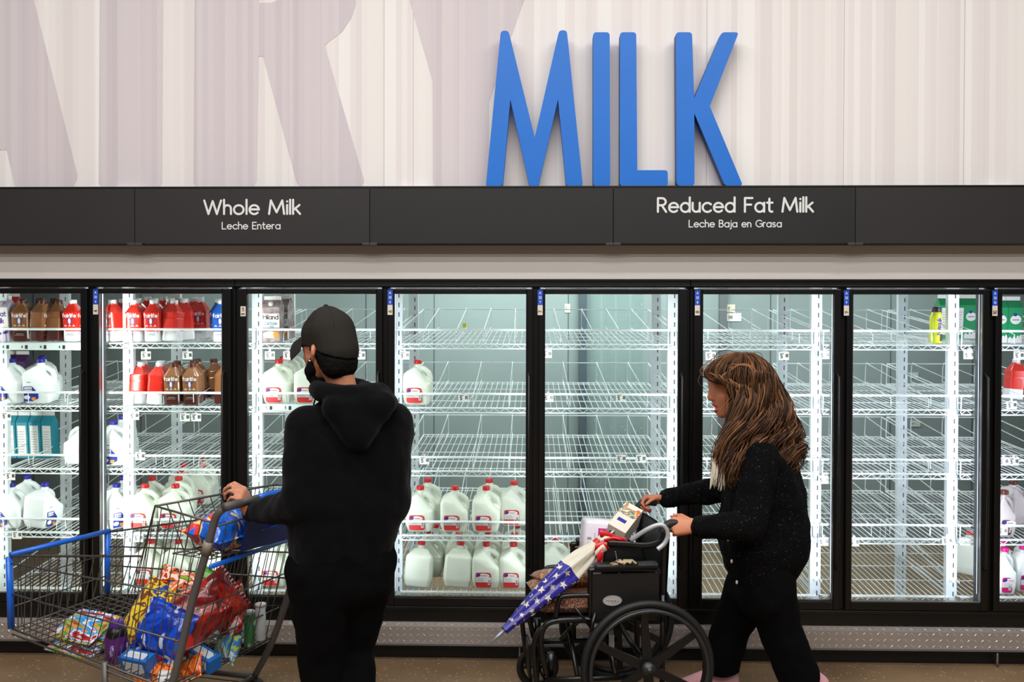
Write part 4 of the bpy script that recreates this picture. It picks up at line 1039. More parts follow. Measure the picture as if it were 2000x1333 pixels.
put('snack_bag', pillow(.16,.12,.07,10), [F_brown, F_brown], 'brown bag squeezed between the yellow and the red bags', 'snack bag', P(352,1205,-.86), (65,20,-20), 'bags in the cart')
put('snack_multipack', pillow(.25,.16,.055,11), [F_mix, F_mix], 'multicoloured snack multipack lying flat on top of its twin', 'snack pack', P(166,1224,-.80), (24,0,-24), 'multipacks at the front of the cart')
put('snack_multipack', pillow(.27,.17,.055,12), [F_mix, F_mix], 'red and green snack multipack flat on the cart floor under another', 'snack pack', P(164,1256,-.82), (12,0,-24), 'multipacks at the front of the cart')
def carton(name, w, d, h, mats, label, loc, rot, band=True):
    b = MB().box((0,0,0), (w,d,h), 0); t = put(name, b, mats[0], label, 'box', loc, rot, parts=('box_body',))
    l = MB().box((0,-d/2-.0006,0), (w*.72,.0008,h*.6), 0).box((0,0,h/2+.0006), (w*.7,d*.6,.0008), 0)
    obj('printed_panel', l, mats[1], t, local=True); return t
M_bx1 = mat('box_blue', (26,110,196), rough=.45); M_bx2 = mat('box_white', (214,220,228), rough=.5); M_bx3 = mat('box_red', (196,34,34), rough=.45); M_bx4 = mat('box_sky', (120,190,226), rough=.5)
carton('food_box', .14,.055,.08, (M_bx1, M_bx2), 'blue and white food box low in the cart beside the purple bottle', P(272,1297,-1.03), (20,0,-22))
carton('food_box', .17,.05,.05, (M_bx3, M_bx1), 'red food box tilted under the blue snack bag', P(338,1266,-1.03), (0,-22,-22))
carton('food_box', .14,.06,.055, (M_bx1, M_bx2), 'blue and white food box on the cart floor right of the post', P(398,1286,-.97), (10,12,-30))
carton('food_box', .075,.05,.10, (M_bx4, M_bx4), 'pale blue carton poking up behind the red bag', P(440,1160,-.70), (0,30,-30))
M_pur = mat('bottle_purple', (86,26,110), rough=.25, coat=.4, var=.1); M_pcap = mat('cap_black', (16,14,18), rough=.35)
t = thing('juice_bottle', 'purple bottle with black collar standing in the cart', 'bottle', P(228,1292,-.98))
obj('bottle_body', MB().lathe([(.036,0),(.042,.006),(.042,.085),(.038,.105),(.030,.118)], 22, sq=2.6), M_pur, t, local=True)
obj('collar', MB().lathe([(.040,.100),(.041,.104),(.038,.128),(.026,.140)], 22), M_pcap, t, local=True)
obj('cap', MB().lathe([(.026,.136),(.027,.14),(.027,.158),(.024,.162)], 20), mat('cap_violet', (84,40,150), rough=.35), t, local=True)
l = MB(); l.tube([(0,0,.03),(0,0,.075)], .0425, 22); obj('label', l, mat('label_lilac', (196,186,206), rough=.5, col2=(110,70,150), vscale=30, thr=.56), t, local=True)
for px, c, lab, nm in ((487, (70,150,90), 'green lidded tub at the rear corner of the cart, left of the white one', 'tub_green'), (509, (196,204,206), 'white lidded canister at the rear corner of the cart', 'tub_white')):
    t = thing('food_canister', lab, 'canister', P(px, 1262 if px < 500 else 1250, -.72), group='canisters at the cart rear'); hh = .15 if px < 500 else .155
    obj('can_body', MB().lathe([(.020,0),(.022,.003),(.022,hh-.01)], 20), mat(nm, c, rough=.35, col2=(200,214,206), vscale=25, thr=.6), t, local=True)
    obj('lid', MB().lathe([(.0235,hh-.012),(.0235,hh-.002),(.021,hh)], 20), mat('lid_white', (226,228,230), rough=.35), t, local=True)
t = thing('small_jar', 'small white jar lying at the bottom of the cart by the post', 'jar', P(322,1336,-1.08))
obj('jar_body', MB().lathe([(.024,0),(.028,.004),(.028,.030),(.022,.036)], 18), M_wcap, t, local=True)
obj('cap', MB().lathe([(.023,.034),(.023,.046),(.021,.048)], 18), M_wcap, t, local=True)
t = put('bread_bag', pillow(.36,.17,.15,21,.012), [F_bread, F_bread], 'blue plastic wrapped bread pack in the child seat of the cart', 'bread pack', lerp(lerp(A2, B2, .36), lerp(A3, B3, .36), .5)+up*.075, (10,0,68), parts=('wrapper',))
# ---------------------------------------------------------------- wheelchair
M_wc = mat('chair_black', (8,8,9), rough=.35, spec=.5)
M_vinyl = mat('chair_vinyl', (6,6,7), rough=.5, bump=.08, bscale=60)
M_tyre = mat('tyre', (12,12,13), rough=.6)
M_rim = mat('hand_rim', (34,35,37), rough=.4)
M_chrome = mat('chrome', (186,188,194), rough=.42, metal=.45)
TH = math.radians(7)
hd = V((-math.cos(TH), -math.sin(TH), 0)); pn = V((-math.sin(TH), math.cos(TH), 0)); hub0 = P(1265,1304,-.82)
R0 = .2785
hub0.z = R0
def W(px, py, off): return plane_pt(px, py, hub0+pn*off, pn)
wc = thing('wheelchair', 'black folding wheelchair pushed by the woman, carrying a cushion and shopping', 'wheelchair', (hub0.x-.2, hub0.y+.3, 0))
def frm(c, a): return Matrix.Translation(c) @ Matrix(((hd.x, 0, a.x), (hd.y, 0, a.y), (0, 1, 0))).to_4x4()   # local z -> axle
def torus(mb, M, R, r, n=56, k=10, mi=0): mb.tube([M @ V((R*math.cos(2*PI*i/n), R*math.sin(2*PI*i/n), 0)) for i in range(n)], r, k, mi, closed=True)
def bigwheel(off, side):
    c = hub0+pn*off; M = frm(c, pn)
    tb = MB(); torus(tb, M, R0-.016, .0165); w = obj('rear_wheel', tb, M_tyre, wc)
    rb = MB(); torus(rb, M, R0-.038, .009)
    for i in range(6):
        a = 2*PI*i/6+.45; d = V((math.cos(a), math.sin(a), 0)); e = V((-d.y, d.x, 0))
        p = [M @ (d*.03+e*.020), M @ (d*.03-e*.020), M @ (d*(R0-.04)-e*.013), M @ (d*(R0-.04)+e*.013)]
        n_ = pn*.007; rb.add([q_+n_ for q_ in p]+[q_-n_ for q_ in p], [(0,1,2,3),(7,6,5,4),(0,4,5,1),(1,5,6,2),(2,6,7,3),(3,7,4,0)], 0)
    obj('rim', rb, M_wc, w)
    hb = MB(); hb.cyl(c-pn*.035, c+pn*.035, .028, 24); hb.cyl(c-pn*.042, c+pn*.042, .012, 16); obj('hub', hb, M_rim, w)
    hr = MB(); torus(hr, frm(c-pn*.032*side, pn), R0-.036, .0085); obj('hand_rim', hr, M_rim, w)
bigwheel(0, 1); bigwheel(.58, -1)
n0, f0 = .06, .50
def caster(c, steer):
    M = frm(c, pn); tb = MB(); torus(tb, M, .086, .0135, 36, 8); w = obj('caster', tb, M_tyre, wc)
    sp_ = MB(); torus(sp_, M, .070, .006, 30, 6); sp_.cyl(c-pn*.02, c+pn*.02, .016, 14)
    for i in range(6):
        a = 2*PI*i/6; d = V((math.cos(a), math.sin(a), 0)); sp_.tube([M @ (d*.012), M @ (d*.072)], .0065, 6)
    obj('caster_spokes', sp_, M_wc, w)
    fk = MB(); top = c+up*.135-hd*.0
    for s in (-1,1): fk.tube([top+pn*.0, c+up*.10+pn*.024*s, c+pn*.024*s], .008, 6)
    fk.cyl(top, top+up*.09, .016, 12); obj('caster_fork', fk, M_wc, w)
cf = PZ(1050,1303,.10)
coff = (cf-hub0).dot(pn); cf = V((cf.x, cf.y, .10)); caster(cf, 0)
xf = (cf-hub0).dot(hd)
cn = hub0+pn*(n0+.02)+hd*xf; cn.z = .10; caster(cn, 0)
def fr2(pts, r, nm='side_frame', m=None, sm=True):
    mb = MB(); mb.tube(smooth(pts, 5) if sm else pts, r, 10); return obj(nm, mb, m or M_wc, wc)
def L3(x, z, off): p = hub0+hd*x+pn*off; p.z = z; return p
sx = xf
for off in (n0, f0):
    mb = MB()
    mb.tube(smooth([L3(-.08,.465,off), L3(.20,.465,off), L3(sx-.03,.465,off), L3(sx+.03,.44,off), L3(sx+.045,.37,off), L3(sx+.02,.24,off)], 4), .0125, 10)   # seat rail and front post
    mb.tube([L3(sx+.02,.22,off), L3(0.02,.22,off)], .0125, 10)
    mb.tube([L3(-.078,.12,off), L3(-.08,.56,off)], .0125, 10)
    mb.tube([L3(.22,.22,off), L3(.22,.46,off)], .010, 10)
    mb.tube(smooth([L3(-0.080,.54,off), L3(-0.083,.70,off), L3(-0.090,.80,off), L3(-0.095,.838,off)], 4), .0125, 10)     # back cane
    obj('side_frame', mb, M_wc, wc)
    hgp = MB(); hgp.tube(smooth([L3(-0.074,.82,off), L3(-0.094,.850,off), L3(-0.127,.858,off), L3(-0.167,.855,off)], 4), .0165, 12); obj('push_handle', hgp, M_rub, wc)
    ar = MB(); ar.tube(smooth([L3(-0.058,.645,off), L3(-0.038,.665,off), L3(0.212,.67,off), L3(0.227,.65,off), L3(0.227,.46,off)], 4), .0115, 10)
    ar.tube(smooth([L3(0.212,.565,off), L3(0.322,.565,off), L3(0.357,.55,off), L3(0.372,.475,off)], 4), .0105, 10)
    ar.tube([L3(-0.048,.665,off), L3(-0.048,.46,off)], .011, 8)
    obj('arm_frame', ar, M_wc, wc)
    pad = MB(); pad.cbox((0,0,0), (.27,.052,.026), .010, M=Matrix.Translation(L3(0.077,.685,off)) @ Matrix.Rotation(TH, 4, 'Z')); obj('armrest_pad', pad, M_vinyl, wc)
    sk = MB(); sk.add([L3(-0.058,.470,off-.014), L3(0.222,.470,off-.014), L3(0.222,.655,off-.014), L3(-0.058,.655,off-.014), L3(-0.058,.470,off-.008), L3(0.222,.470,off-.008), L3(0.222,.655,off-.008), L3(-0.058,.655,off-.008)],
        [(0,1,2,3),(7,6,5,4),(0,4,5,1),(1,5,6,2),(2,6,7,3),(3,7,4,0)]); obj('skirt_guard', sk, M_vinyl, wc)
    lg = MB(); lg.tube(smooth([L3(sx+.03,.44,off), L3(sx+.06,.41,off), L3(sx+.075,.34,off), L3(sx+.06,.20,off), L3(sx+.05,.12,off)], 4), .0115, 10)
    fp = obj('leg_rest', lg, M_wc, wc)
    pl = MB().cbox((0,0,0), (.014,.14,.15), .006, M=Matrix.Translation(L3(sx+.055,.19,off+(.085 if off < .3 else -.085))) @ Matrix.Rotation(TH, 4, 'Z')); obj('foot_plate', pl, M_wc, fp)
mb = MB()
for o1, o2 in ((n0, f0), (f0, n0)): mb.tube([L3(.12,.23,o1), L3(.12,.46,o2)], .013, 10)
mb.tube([L3(.28,.23,n0), L3(.28,.46,f0)], .011, 10); mb.tube([L3(.28,.23,f0), L3(.28,.46,n0)], .011, 10)
mb.tube([L3(0,.2785,.02), L3(0,.2785,.56)], .012, 10)
obj('cross_brace', mb, M_wc, wc)
st = MB(); nx = 10
for k, dz in ((0, 0.), (1, -.012)):
    vs = [L3(.45*i/4-.06, .472+dz-.018*math.sin(PI*j/nx), n0+(f0-n0)*j/nx) for i in range(5) for j in range(nx+1)]
    st.add(vs, [(i*(nx+1)+j, i*(nx+1)+j+1, (i+1)*(nx+1)+j+1, (i+1)*(nx+1)+j) for i in range(4) for j in range(nx)], 0, True)
obj('seat_sling', st, M_vinyl, wc)
bk = MB()
for k, dx in ((0, 0.), (1, -.012)):
    vs = [L3(-.078-.015*((z-.51)/.31)+dx-.018*math.sin(PI*j/nx), z, n0-.012+(f0-n0+.024)*j/nx) for z in (.48,.58,.68,.76,.81) for j in range(nx+1)]
    bk.add(vs, [(i*(nx+1)+j, i*(nx+1)+j+1, (i+1)*(nx+1)+j+1, (i+1)*(nx+1)+j) for i in range(4) for j in range(nx)], 0, True)
obj('backrest', bk, M_vinyl, wc)
lk = MB(); lk.tube([L3(.21,.50,n0-.02), L3(.23,.44,n0-.03), L3(.20,.38,n0-.03)], .008, 8); lk.tube([L3(.23,.44,n0-.03), L3(.30,.53,n0-.035)], .006, 8); obj('brake_lever', lk, M_wc, wc)
# oval maker's badge on the skirt guard
bc = W(1196,1174,n0-.0155); bm_ = MB(); n = 28
ux, uz = -hd, V((0,0,1))
bm_.add([bc+ux*(.040*math.cos(2*PI*i/n))+uz*(.021*math.sin(2*PI*i/n))-pn*.0006 for i in range(n)], [tuple(range(n))], 0)
bm_.add([bc+ux*a+uz*b-pn*.0009 for a, b in ((-.028,-.006),(.027,-.006),(.027,.007),(-.028,.007))], [(0,1,2,3)], 2)
text(bm_, 'PROBASICS', bc-pn*.0014, .0085, .2, ux=ux, uy=uz, mi=1, wide=.050)
bm_.add([bc+ux*a+uz*b-pn*.0009 for a, b in ((-.027,-.013),(-.022,-.013),(-.019,-.006),(-.024,-.006))], [(0,1,2,3)], 2); bm_.add([bc+ux*a+uz*b-pn*.0009 for a, b in ((-.012,-.013),(-.007,-.013),(-.009,-.006),(-.014,-.006))], [(0,1,2,3)], 2)
bm_.tube([bc+ux*(.040*math.cos(2*PI*i/n))+uz*(.021*math.sin(2*PI*i/n)) for i in range(n)], .0012, 5, 1, closed=True)
obj('badge', bm_, [mat('badge_grey', (158,154,152), rough=.4), mat('badge_dark', (120,116,114), rough=.4), mat('badge_light', (190,186,184), rough=.4)], wc, label='oval silver maker badge')
obj('tag', MB().box(L3(.14,.36,n0-.01), (.022,.003,.08)), mat('grey_tag', (120,122,124), rough=.5), wc, label='small grey paper tag')

# cushions
def cushion(w, d, h, seed):
    m = MB(); n = 20
    def g(u, v, s):
        b = (max(0,1-abs(u)**4)*max(0,1-abs(v)**4))**.45
        px_ = 1-.05*(1-abs(v)**2)
        return (u*w/2*(1-.06*(1-v*v)), v*d/2*(1-.06*(1-u*u)), s*h/2*b*(1+.12*noise.noise(V((u*2+seed, v*2, s)))))
    for s in (1,-1):
        m.add([g(i/n*2-1, j/n*2-1, s) for i in range(n+1) for j in range(n+1)], [((i*(n+1)+j, (i+1)*(n+1)+j, (i+1)*(n+1)+j+1, i*(n+1)+j+1)[::s]) for i in range(n) for j in range(n)], 0, True)
    return m
M_cush = bpy.data.materials.new('cushion_brown'); M_cush.use_nodes = True
nt = M_cush.node_tree; N = nt.nodes; L = nt.links; b = N['Principled BSDF']; b.inputs['Roughness'].default_value = .55; b.inputs['Sheen Weight'].default_value = .2
tc = N.new('ShaderNodeTexCoord'); nz = N.new('ShaderNodeTexNoise'); nz.inputs['Scale'].default_value = 9; nz.inputs['Distortion'].default_value = 2.2; L.new(tc.outputs['Object'], nz.inputs['Vector'])
wv = N.new('ShaderNodeMath'); wv.operation = 'MULTIPLY'; wv.inputs[1].default_value = 60; L.new(nz.outputs['Fac'], wv.inputs[0]); sn = N.new('ShaderNodeMath'); sn.operation = 'SINE'; L.new(wv.outputs[0], sn.inputs[0])
rp = N.new('ShaderNodeValToRGB'); L.new(sn.outputs[0], rp.inputs[0]); rp.color_ramp.elements[0].position = .35; rp.color_ramp.elements[0].color = lin((92,46,24)); rp.color_ramp.elements[1].position = .8; rp.color_ramp.elements[1].color = lin((196,130,74)); L.new(rp.outputs[0], b.inputs['Base Color'])
fc = W(1108,1182,.26)
for nm, loc, rot, sz, lab in (('a', L3(.23,.505,.28), (0,math.radians(0),TH), (.44,.40,.085), 'brown paisley cushion lying flat on the wheelchair seat'), ('b', L3(.245,.552,.36), (math.radians(-8),math.radians(3),TH+.22), (.32,.30,.075), 'smaller brown paisley cushion on top of the seat cushion')):
    t = thing('cushion', lab, 'cushion', loc, group='brown paisley cushions'); t.rotation_euler = rot
    obj('cover', cushion(*sz, 3 if nm == 'a' else 9), M_cush, t, local=True)

# packages on the seat
def oriented(loc, rot): return Matrix.Translation(loc) @ Euler([math.radians(a) for a in rot]).to_matrix().to_4x4()
pk = thing('tissue_pack', 'tall white and magenta plastic wrapped tissue pack standing on the seat', 'tissue pack', W(1168,1074,.33)); pk.rotation_euler = (math.radians(-6), math.radians(5), TH)
M_pw = mat('plastic_white', (226,220,230), rough=.3, coat=.3, bump=.25, bscale=18, var=.08); M_mag = mat('magenta', (190,50,150), rough=.3, coat=.3); M_pp = mat('dark_purple', (84,30,110), rough=.3, coat=.3)
obj('wrapper', MB().cbox((0,0,0), (.155,.12,.27), .018), M_pw, pk, local=True)
pb = MB(); pb.box((.025,-.0605,.045), (.085,.001,.11), 0); pb.box((.055,-.0613,.055), (.026,.001,.08), 1); pb.box((-.01,-.0613,.02), (.012,.001,.06), 1)
for i in range(8): pb.box((-.055,-.0605,-.1+i*.022), (.018 if i % 2 else .012,.001,.010), 2)
pb.box((-.032,-.0605,-.02), (.002,.001,.2), 2)
obj('printed_panel', pb, [M_mag, M_pp, M_lgrey], pk, local=True)
bx_ = thing('cracker_box', 'cream food box with colourful end leaning between tissue pack and backrest', 'box', W(1218,1026,.27)); bx_.rotation_euler = (math.radians(28), math.radians(24), math.radians(-24))
M_cream = mat('box_cream', (232,222,206), rough=.45); M_cmix = multimat('box_food', [(214,150,90),(240,220,180),(60,130,150),(226,180,120),(200,90,50),(238,230,210)], 14, .45, bump=0, coat=0)
obj('box_body', MB().box((0,0,0), (.085,.17,.105), 0), M_cream, bx_, local=True, bev=.002)
cb = MB(); cb.box((0,.045,.0530), (.083,.075,.001), 0); cb.box((-.0430,.03,0), (.001,.10,.10), 0); obj('printed_panel', cb, M_cmix, bx_, local=True)
cb = MB(); [cb.add([(.012*math.cos(2*PI*i/18)-.018, -.0856, .012*math.sin(2*PI*i/18)+.012) for i in range(18)], [tuple(range(18))], 0)]
for i in range(5): cb.box((.012+i*.0055, -.0856, -.036), (.003,.001,.018), 1)
cb.box((-.005,-.03,.0530), (.040,.02,.001), 2)
obj('end_marks', cb, [mat('seal_brown', (110,70,40), rough=.5), M_ink, M_lblue], bx_, local=True)
# black handbag with strap and chrome loop
M_lea = mat('black_leather', (14,14,15), rough=.38, spec=.5, bump=.06, bscale=80)
hb = thing('handbag', 'black leather handbag hung on the wheelchair back and resting on the seat', 'handbag', W(1225,1108,.20))
bod = MB(); bod.hull([(W(1186,1066,.14), .012), (W(1180,1118,.14), .014), (W(1262,1118,.14), .014), (W(1250,1072,.14), .012), (W(1190,1066,.26), .012), (W(1186,1118,.26), .014), (W(1262,1118,.26), .014), (W(1250,1072,.26), .012)])
obj('bag_body', bod, M_lea, hb)
stp = MB(); stp.tube(smooth([W(1186,1062,.12), W(1225,1064,.10), W(1262,1066,.085), W(1290,1058,.07), W(1298,1040,.06), W(1296,1027,.055)], 6), .013, 8, flat=.25); obj('strap', stp, M_lea, hb)
zp = MB()
for i in range(14): p = W(1202+i*.6, 1078+i*3.2, .117); zp.box(p, (.004,.002,.003))
obj('zip', zp, M_chrome, hb)
loop = thing('chrome_tube', 'curved chrome tube along the near side of the wheelchair back', 'tube', W(1270,1050,.05))
lp = MB(); lp.tube(smooth([W(1232,1056,.10), W(1262,1036,.07), W(1286,1026,.055), W(1299,1030,.05), W(1304,1046,.05), W(1298,1062,.05), W(1284,1074,.05)], 7), .0100, 12); obj('tube_body', lp, M_chrome, loop)
sc_ = MB(); sc_.tube([W(1192,1104,n0-.015), W(1210,1099,n0-.015), W(1235,1099,n0-.015), W(1246,1104,n0-.015)], [.006,.012,.012,.006], 8, flat=1.6)
t = solo('patterned_pouch', sc_, mat('snakeskin', (176,156,124), rough=.4, col2=(26,24,22), vscale=60, thr=.52), 'flat tan and black patterned pouch on the near armrest', 'pouch')

# umbrella
um = thing('umbrella', 'closed stars and stripes umbrella lying across the wheelchair seat, tip forward', 'umbrella', W(1080,1170,.1))
tipp, topp = W(957,1257,-.02), W(1196,1040,.20)
ax = (topp-tipp); Lu = ax.length; ax.normalize(); sd = ax.cross(up).normalized(); ud = sd.cross(ax).normalized()
def upt(px, py):   # distance along the shaft of a photo column
    best = min(range(101), key=lambda i: abs(proj(tipp+ax*Lu*i/100)[0]-px)); return Lu*best/100
obj('ferrule', MB().tube([tipp, tipp+ax*upt(990,0)], [.0055,.0085], 12), mat('pale_metal', (150,156,166), rough=.35, metal=.5), um)
ts = [upt(984,0), upt(992,0), upt(1030,0), upt(1075,0), upt(1112,0), upt(1140,0), upt(1165,0), upt(1180,0)]
rs = [.016,.016,.030,.044,.050,.040,.026,.024]
def urad(t):
    for i in range(len(ts)-1):
        if t <= ts[i+1]: k = (t-ts[i])/max(1e-6, ts[i+1]-ts[i]); return rs[i]*(1-k)+rs[i+1]*k
    return rs[-1]
def usurf(t, a, off=0.):
    r = urad(t)*(1+.16*math.sin(5*a+t*9)+.05*math.sin(11*a))+off
    return tipp+ax*t+sd*(r*math.cos(a))+ud*(r*math.sin(a))
M_ub = mat('canopy_blue', (40,34,140), rough=.35, coat=.2); M_uw = mat('canopy_white', (214,208,190), rough=.35, coat=.2); M_ur = mat('canopy_red', (200,22,26), rough=.35, coat=.2)
cols_ = [(ts[0], ts[4], 0, 26), (ts[4], ts[6], 1, 16), (ts[6], ts[6]+(ts[7]-ts[6])*.5, 2, 5), (ts[6]+(ts[7]-ts[6])*.5, ts[7], 1, 5)]
cm = MB(); n = 40
for a, c, mi, k in cols_:
    cm.add([usurf(a+(c-a)*i/k, 2*PI*j/n) for i in range(k+1) for j in range(n)], [(i*n+j, i*n+(j+1) % n, (i+1)*n+(j+1) % n, (i+1)*n+j) for i in range(k) for j in range(n)], mi, True)
can = obj('canopy', cm, [M_ub, M_uw, M_ur], um)
star = MB(); rn = random.Random(5)
for i in range(8):
    for j in range(6):
        t = ts[1]+(ts[4]-ts[1])*(i+.6)/8.2; a0 = 2*PI*(j+.5*(i % 2))/6; r = urad(t); s_ = min(.0165, r*.45)
        vs = [usurf(t, a0, .0016)]
        for k in range(10):
            q_ = s_*(1 if k % 2 == 0 else .42); an = 2*PI*k/10+i*.7
            vs.append(usurf(t+q_*math.cos(an), a0+q_*math.sin(an)/r, .0014))
        star.add(vs, [(0, k+1, (k+1) % 10+1) for k in range(10)], 0)
so = obj('printed_stars', star, M_uw, can, label='white stars'); so['kind'] = 'stuff'
obj('shaft', MB().tube([tipp+ax*ts[-1], topp+ax*.05], .006, 8), M_chrome, um)
rb = MB()
bp_ = tipp+ax*ts[-1]
for k, (px, py, w_) in enumerate(((1176,1052,.020),(1196,1047,.016),(1226,1056,.014))): pass
def flap(pts, w0, w1, mi):
    k = len(pts); vs = []
    for i, p in enumerate(pts):
        ww = w0+(w1-w0)*i/(k-1); d = up*ww*(1 if i % 2 else .85); vs += [p+d-pn*.003*(i % 2), p-d]
    vs2 = [v+pn*.003 for v in vs]; m_ = len(vs)
    rb.add(vs+vs2, [(2*i,2*i+1,2*i+3,2*i+2) for i in range(k-1)]+[(m_+2*i+2,m_+2*i+3,m_+2*i+1,m_+2*i) for i in range(k-1)]+[(2*i, 2*i+2, m_+2*i+2, m_+2*i) for i in range(k-1)]+[(m_+2*i+1, m_+2*i+3, 2*i+3, 2*i+1) for i in range(k-1)], mi, True)
flap([W(1166,1098,.11), W(1172,1088,.11), W(1178,1080,.11)], .030, .026, 0)
flap([W(1162,1085,.12), W(1174,1074,.12), W(1186,1068,.12)], .018, .020, 1)
flap([W(1162,1072,.12), W(1176,1066,.12), W(1190,1068,.12)], .018, .018, 0)
flap([W(1172,1058,.13), W(1182,1054,.13), W(1196,1057,.13)], .010, .018, 1)
flap([W(1172,1042,.13), W(1186,1046,.13), W(1204,1052,.13), W(1222,1056,.13)], .020, .010, 0)
flap([W(1180,1056,.125), W(1198,1052,.125), W(1214,1056,.125)], .008, .008, 0)
flap([W(1196,1066,.15), W(1210,1072,.15), W(1228,1078,.15)], .016, .026, 0)
obj('folded_edge', rb, [M_ur, M_uw], um, label='loose red and white striped canopy edge')

HZ = .857
# ---------------------------------------------------------------- people
def skinmat(name, c, c2):
    m = mat(name, c, rough=.5, col2=c2, vscale=5, bump=.03, bscale=120); b = m.node_tree.nodes['Principled BSDF']
    b.inputs['Subsurface Weight'].default_value = .12; b.inputs['Subsurface Radius'].default_value = (.012,.005,.003); return m
M_skinm = skinmat('skin_tan', (196,132,100), (180,112,82)); M_skinw = skinmat('skin_warm', (200,130,94), (180,106,76))
M_hood = mat('hoodie_black', (4,4,6), rough=.95, spec=.1, bump=.15, bscale=90, sheen=.05); M_pant = mat('trouser_black', (4,4,5), rough=.95, spec=.1, bump=.1, bscale=60)
M_cap = mat('cap_fabric', (40,37,34), rough=.9, spec=.15, bump=.15, bscale=160, var=.1); M_beard = mat('beard_black', (10,9,9), rough=.9, bump=.4, bscale=150, spec=.15)
M_eye = mat('eye_white', (225,220,214), rough=.2); M_iris = mat('iris', (50,30,20), rough=.2); M_lip = mat('lip_red', (170,22,36), rough=.3, coat=.3); M_nail = mat('nail_red', (200,16,44), rough=.2, coat=.6)
M_shoe = mat('shoe_pink', (206,150,158), rough=.6, var=.1, bump=.1, bscale=80); M_sole = mat('shoe_sole', (226,216,214), rough=.6); M_dsh = mat('shoe_dark', (24,24,26), rough=.6)

def hand(m, wrist, fwd, back, curl, th_side, spread=.0195, scale=1., thumb_curl=.5, tips=None):
    "palm and five separate fingers; fwd = wrist to knuckles, back = out of the back of the hand, th_side = towards the thumb"
    fwd = V(fwd).normalized(); back = V(back); back = (back-fwd*back.dot(fwd)).normalized(); sd_ = fwd.cross(back)
    if sd_.dot(V(th_side)) < 0: sd_ = -sd_
    S = scale; w = V(wrist)
    kn = [w+fwd*.086*S+sd_*.030*S, w+fwd*.090*S+sd_*.010*S, w+fwd*.086*S-sd_*.010*S, w+fwd*.078*S-sd_*.029*S]
    m.hull([(w+sd_*.016*S, .017*S), (w-sd_*.014*S, .017*S), (kn[0]-back*.003*S, .0125*S), (kn[1]-back*.002*S, .0125*S), (kn[2]-back*.003*S, .012*S), (kn[3]-back*.005*S, .011*S), (w+fwd*.04*S+sd_*.026*S-back*.008*S, .014*S), (w+fwd*.035*S-sd_*.024*S-back*.006*S, .013*S)])
    lens = [(.042,.026,.021),(.046,.029,.022),(.043,.027,.021),(.034,.021,.018)]
    rad = [.0090,.0093,.0089,.0080]
    for i in range(4):
        p = kn[i]; a = 0; pts = [p]; rs_ = [rad[i]*1.12*S]
        for k in range(3):
            a += curl[k]*(1+.06*(i-1)); d = fwd*math.cos(a)-back*math.sin(a)+sd_*(.05*(1.5-i))*math.cos(a)
            p = p+d.normalized()*lens[i][k]*S; pts.append(p); rs_.append(rad[i]*(1-.10*(k+1))*S)
        m.limb(pts, rs_, sub=1)
        if tips is not None: tips.append((p, d.normalized(), (fwd*math.sin(a)+back*math.cos(a)).normalized()))
    t0 = w+fwd*.022*S+sd_*.026*S-back*.006*S
    d1 = (fwd*.75+sd_*.6-back*.25).normalized(); d2 = (fwd*.9+sd_*(.35-.4*thumb_curl)-back*(.2+.6*thumb_curl)).normalized(); d3 = (fwd*.9-sd_*.35*thumb_curl-back*(.3+.8*thumb_curl)).normalized()
    t1 = t0+d1*.036*S; t2 = t1+d2*.030*S; t3 = t2+d3*.024*S
    m.limb([t0, t1, t2, t3], [.0145*S,.0115*S,.0100*S,.0085*S], sub=1)
    if tips is not None: tips.append((t3, d3, (back*.4+sd_*.9).normalized()))

def headpts(m, c, f, s, u, S=1., open_mouth=0.):
    "head: f = facing, s = to its left, u = up; c = centre between the ears at eye height"
    T = lambda x, y, z: V(c)+f*x*S+s*y*S+u*z*S
    m.hull([(T(-.02,0,.045), .078*S), (T(.025,0,.045), .070*S), (T(-.035,0,.015), .073*S), (T(.03,0,.0), .064*S), (T(.055,.022,.01), .034*S), (T(.055,-.022,.01), .034*S)], sub=3)
    m.hull([(T(.045,.028,-.02), .036*S), (T(.045,-.028,-.02), .036*S), (T(.0,.045,-.04), .026*S), (T(.0,-.045,-.04), .026*S), (T(.060-.005*open_mouth,0,-.075-.018*open_mouth), .026*S), (T(.02,.03,-.08-.01*open_mouth), .02*S), (T(.02,-.03,-.08-.01*open_mouth), .02*S)], sub=2)
    m.hull([(T(.086,0,.015), .009*S), (T(.098,0,-.022), .0125*S), (T(.080,.014,-.028), .010*S), (T(.080,-.014,-.028), .010*S)], sub=1)
    m.hull([(T(.079,.014,.03), .012*S), (T(.072,.045,.026), .013*S)], sub=1); m.hull([(T(.079,-.014,.03), .012*S), (T(.072,-.045,.026), .013*S)], sub=1)
    if not open_mouth:
        m.hull([(T(.080,.014,-.052), .009*S), (T(.080,-.014,-.052), .009*S), (T(.085,0,-.050), .009*S)], sub=1)
        m.hull([(T(.078,.012,-.064), .009*S), (T(.078,-.012,-.064), .009*S), (T(.083,0,-.064), .009*S)], sub=1)
    for e in (-1, 1):
        ce = T(-.008, e*.078, -.012)
        m.hull([(ce+u*.024*S-f*.004, .009*S), (ce-u*.022*S+f*.006, .007*S), (ce-f*.010+s*e*.010, .009*S), (ce+u*.012-f*.012+s*e*.012, .007*S)], sub=1)
def eyes(parent, c, f, s, u, S=1.):
    for e in (-1, 1):
        p = V(c)+f*.0735*S+s*e*.030*S+u*.004*S
        ey = obj('eye', MB().ell(p, (.0115*S,)*3, sub=3), M_eye, parent); obj('iris', MB().ell(p+f*.0085*S, (.0050*S,)*3, sub=2), M_iris, ey)

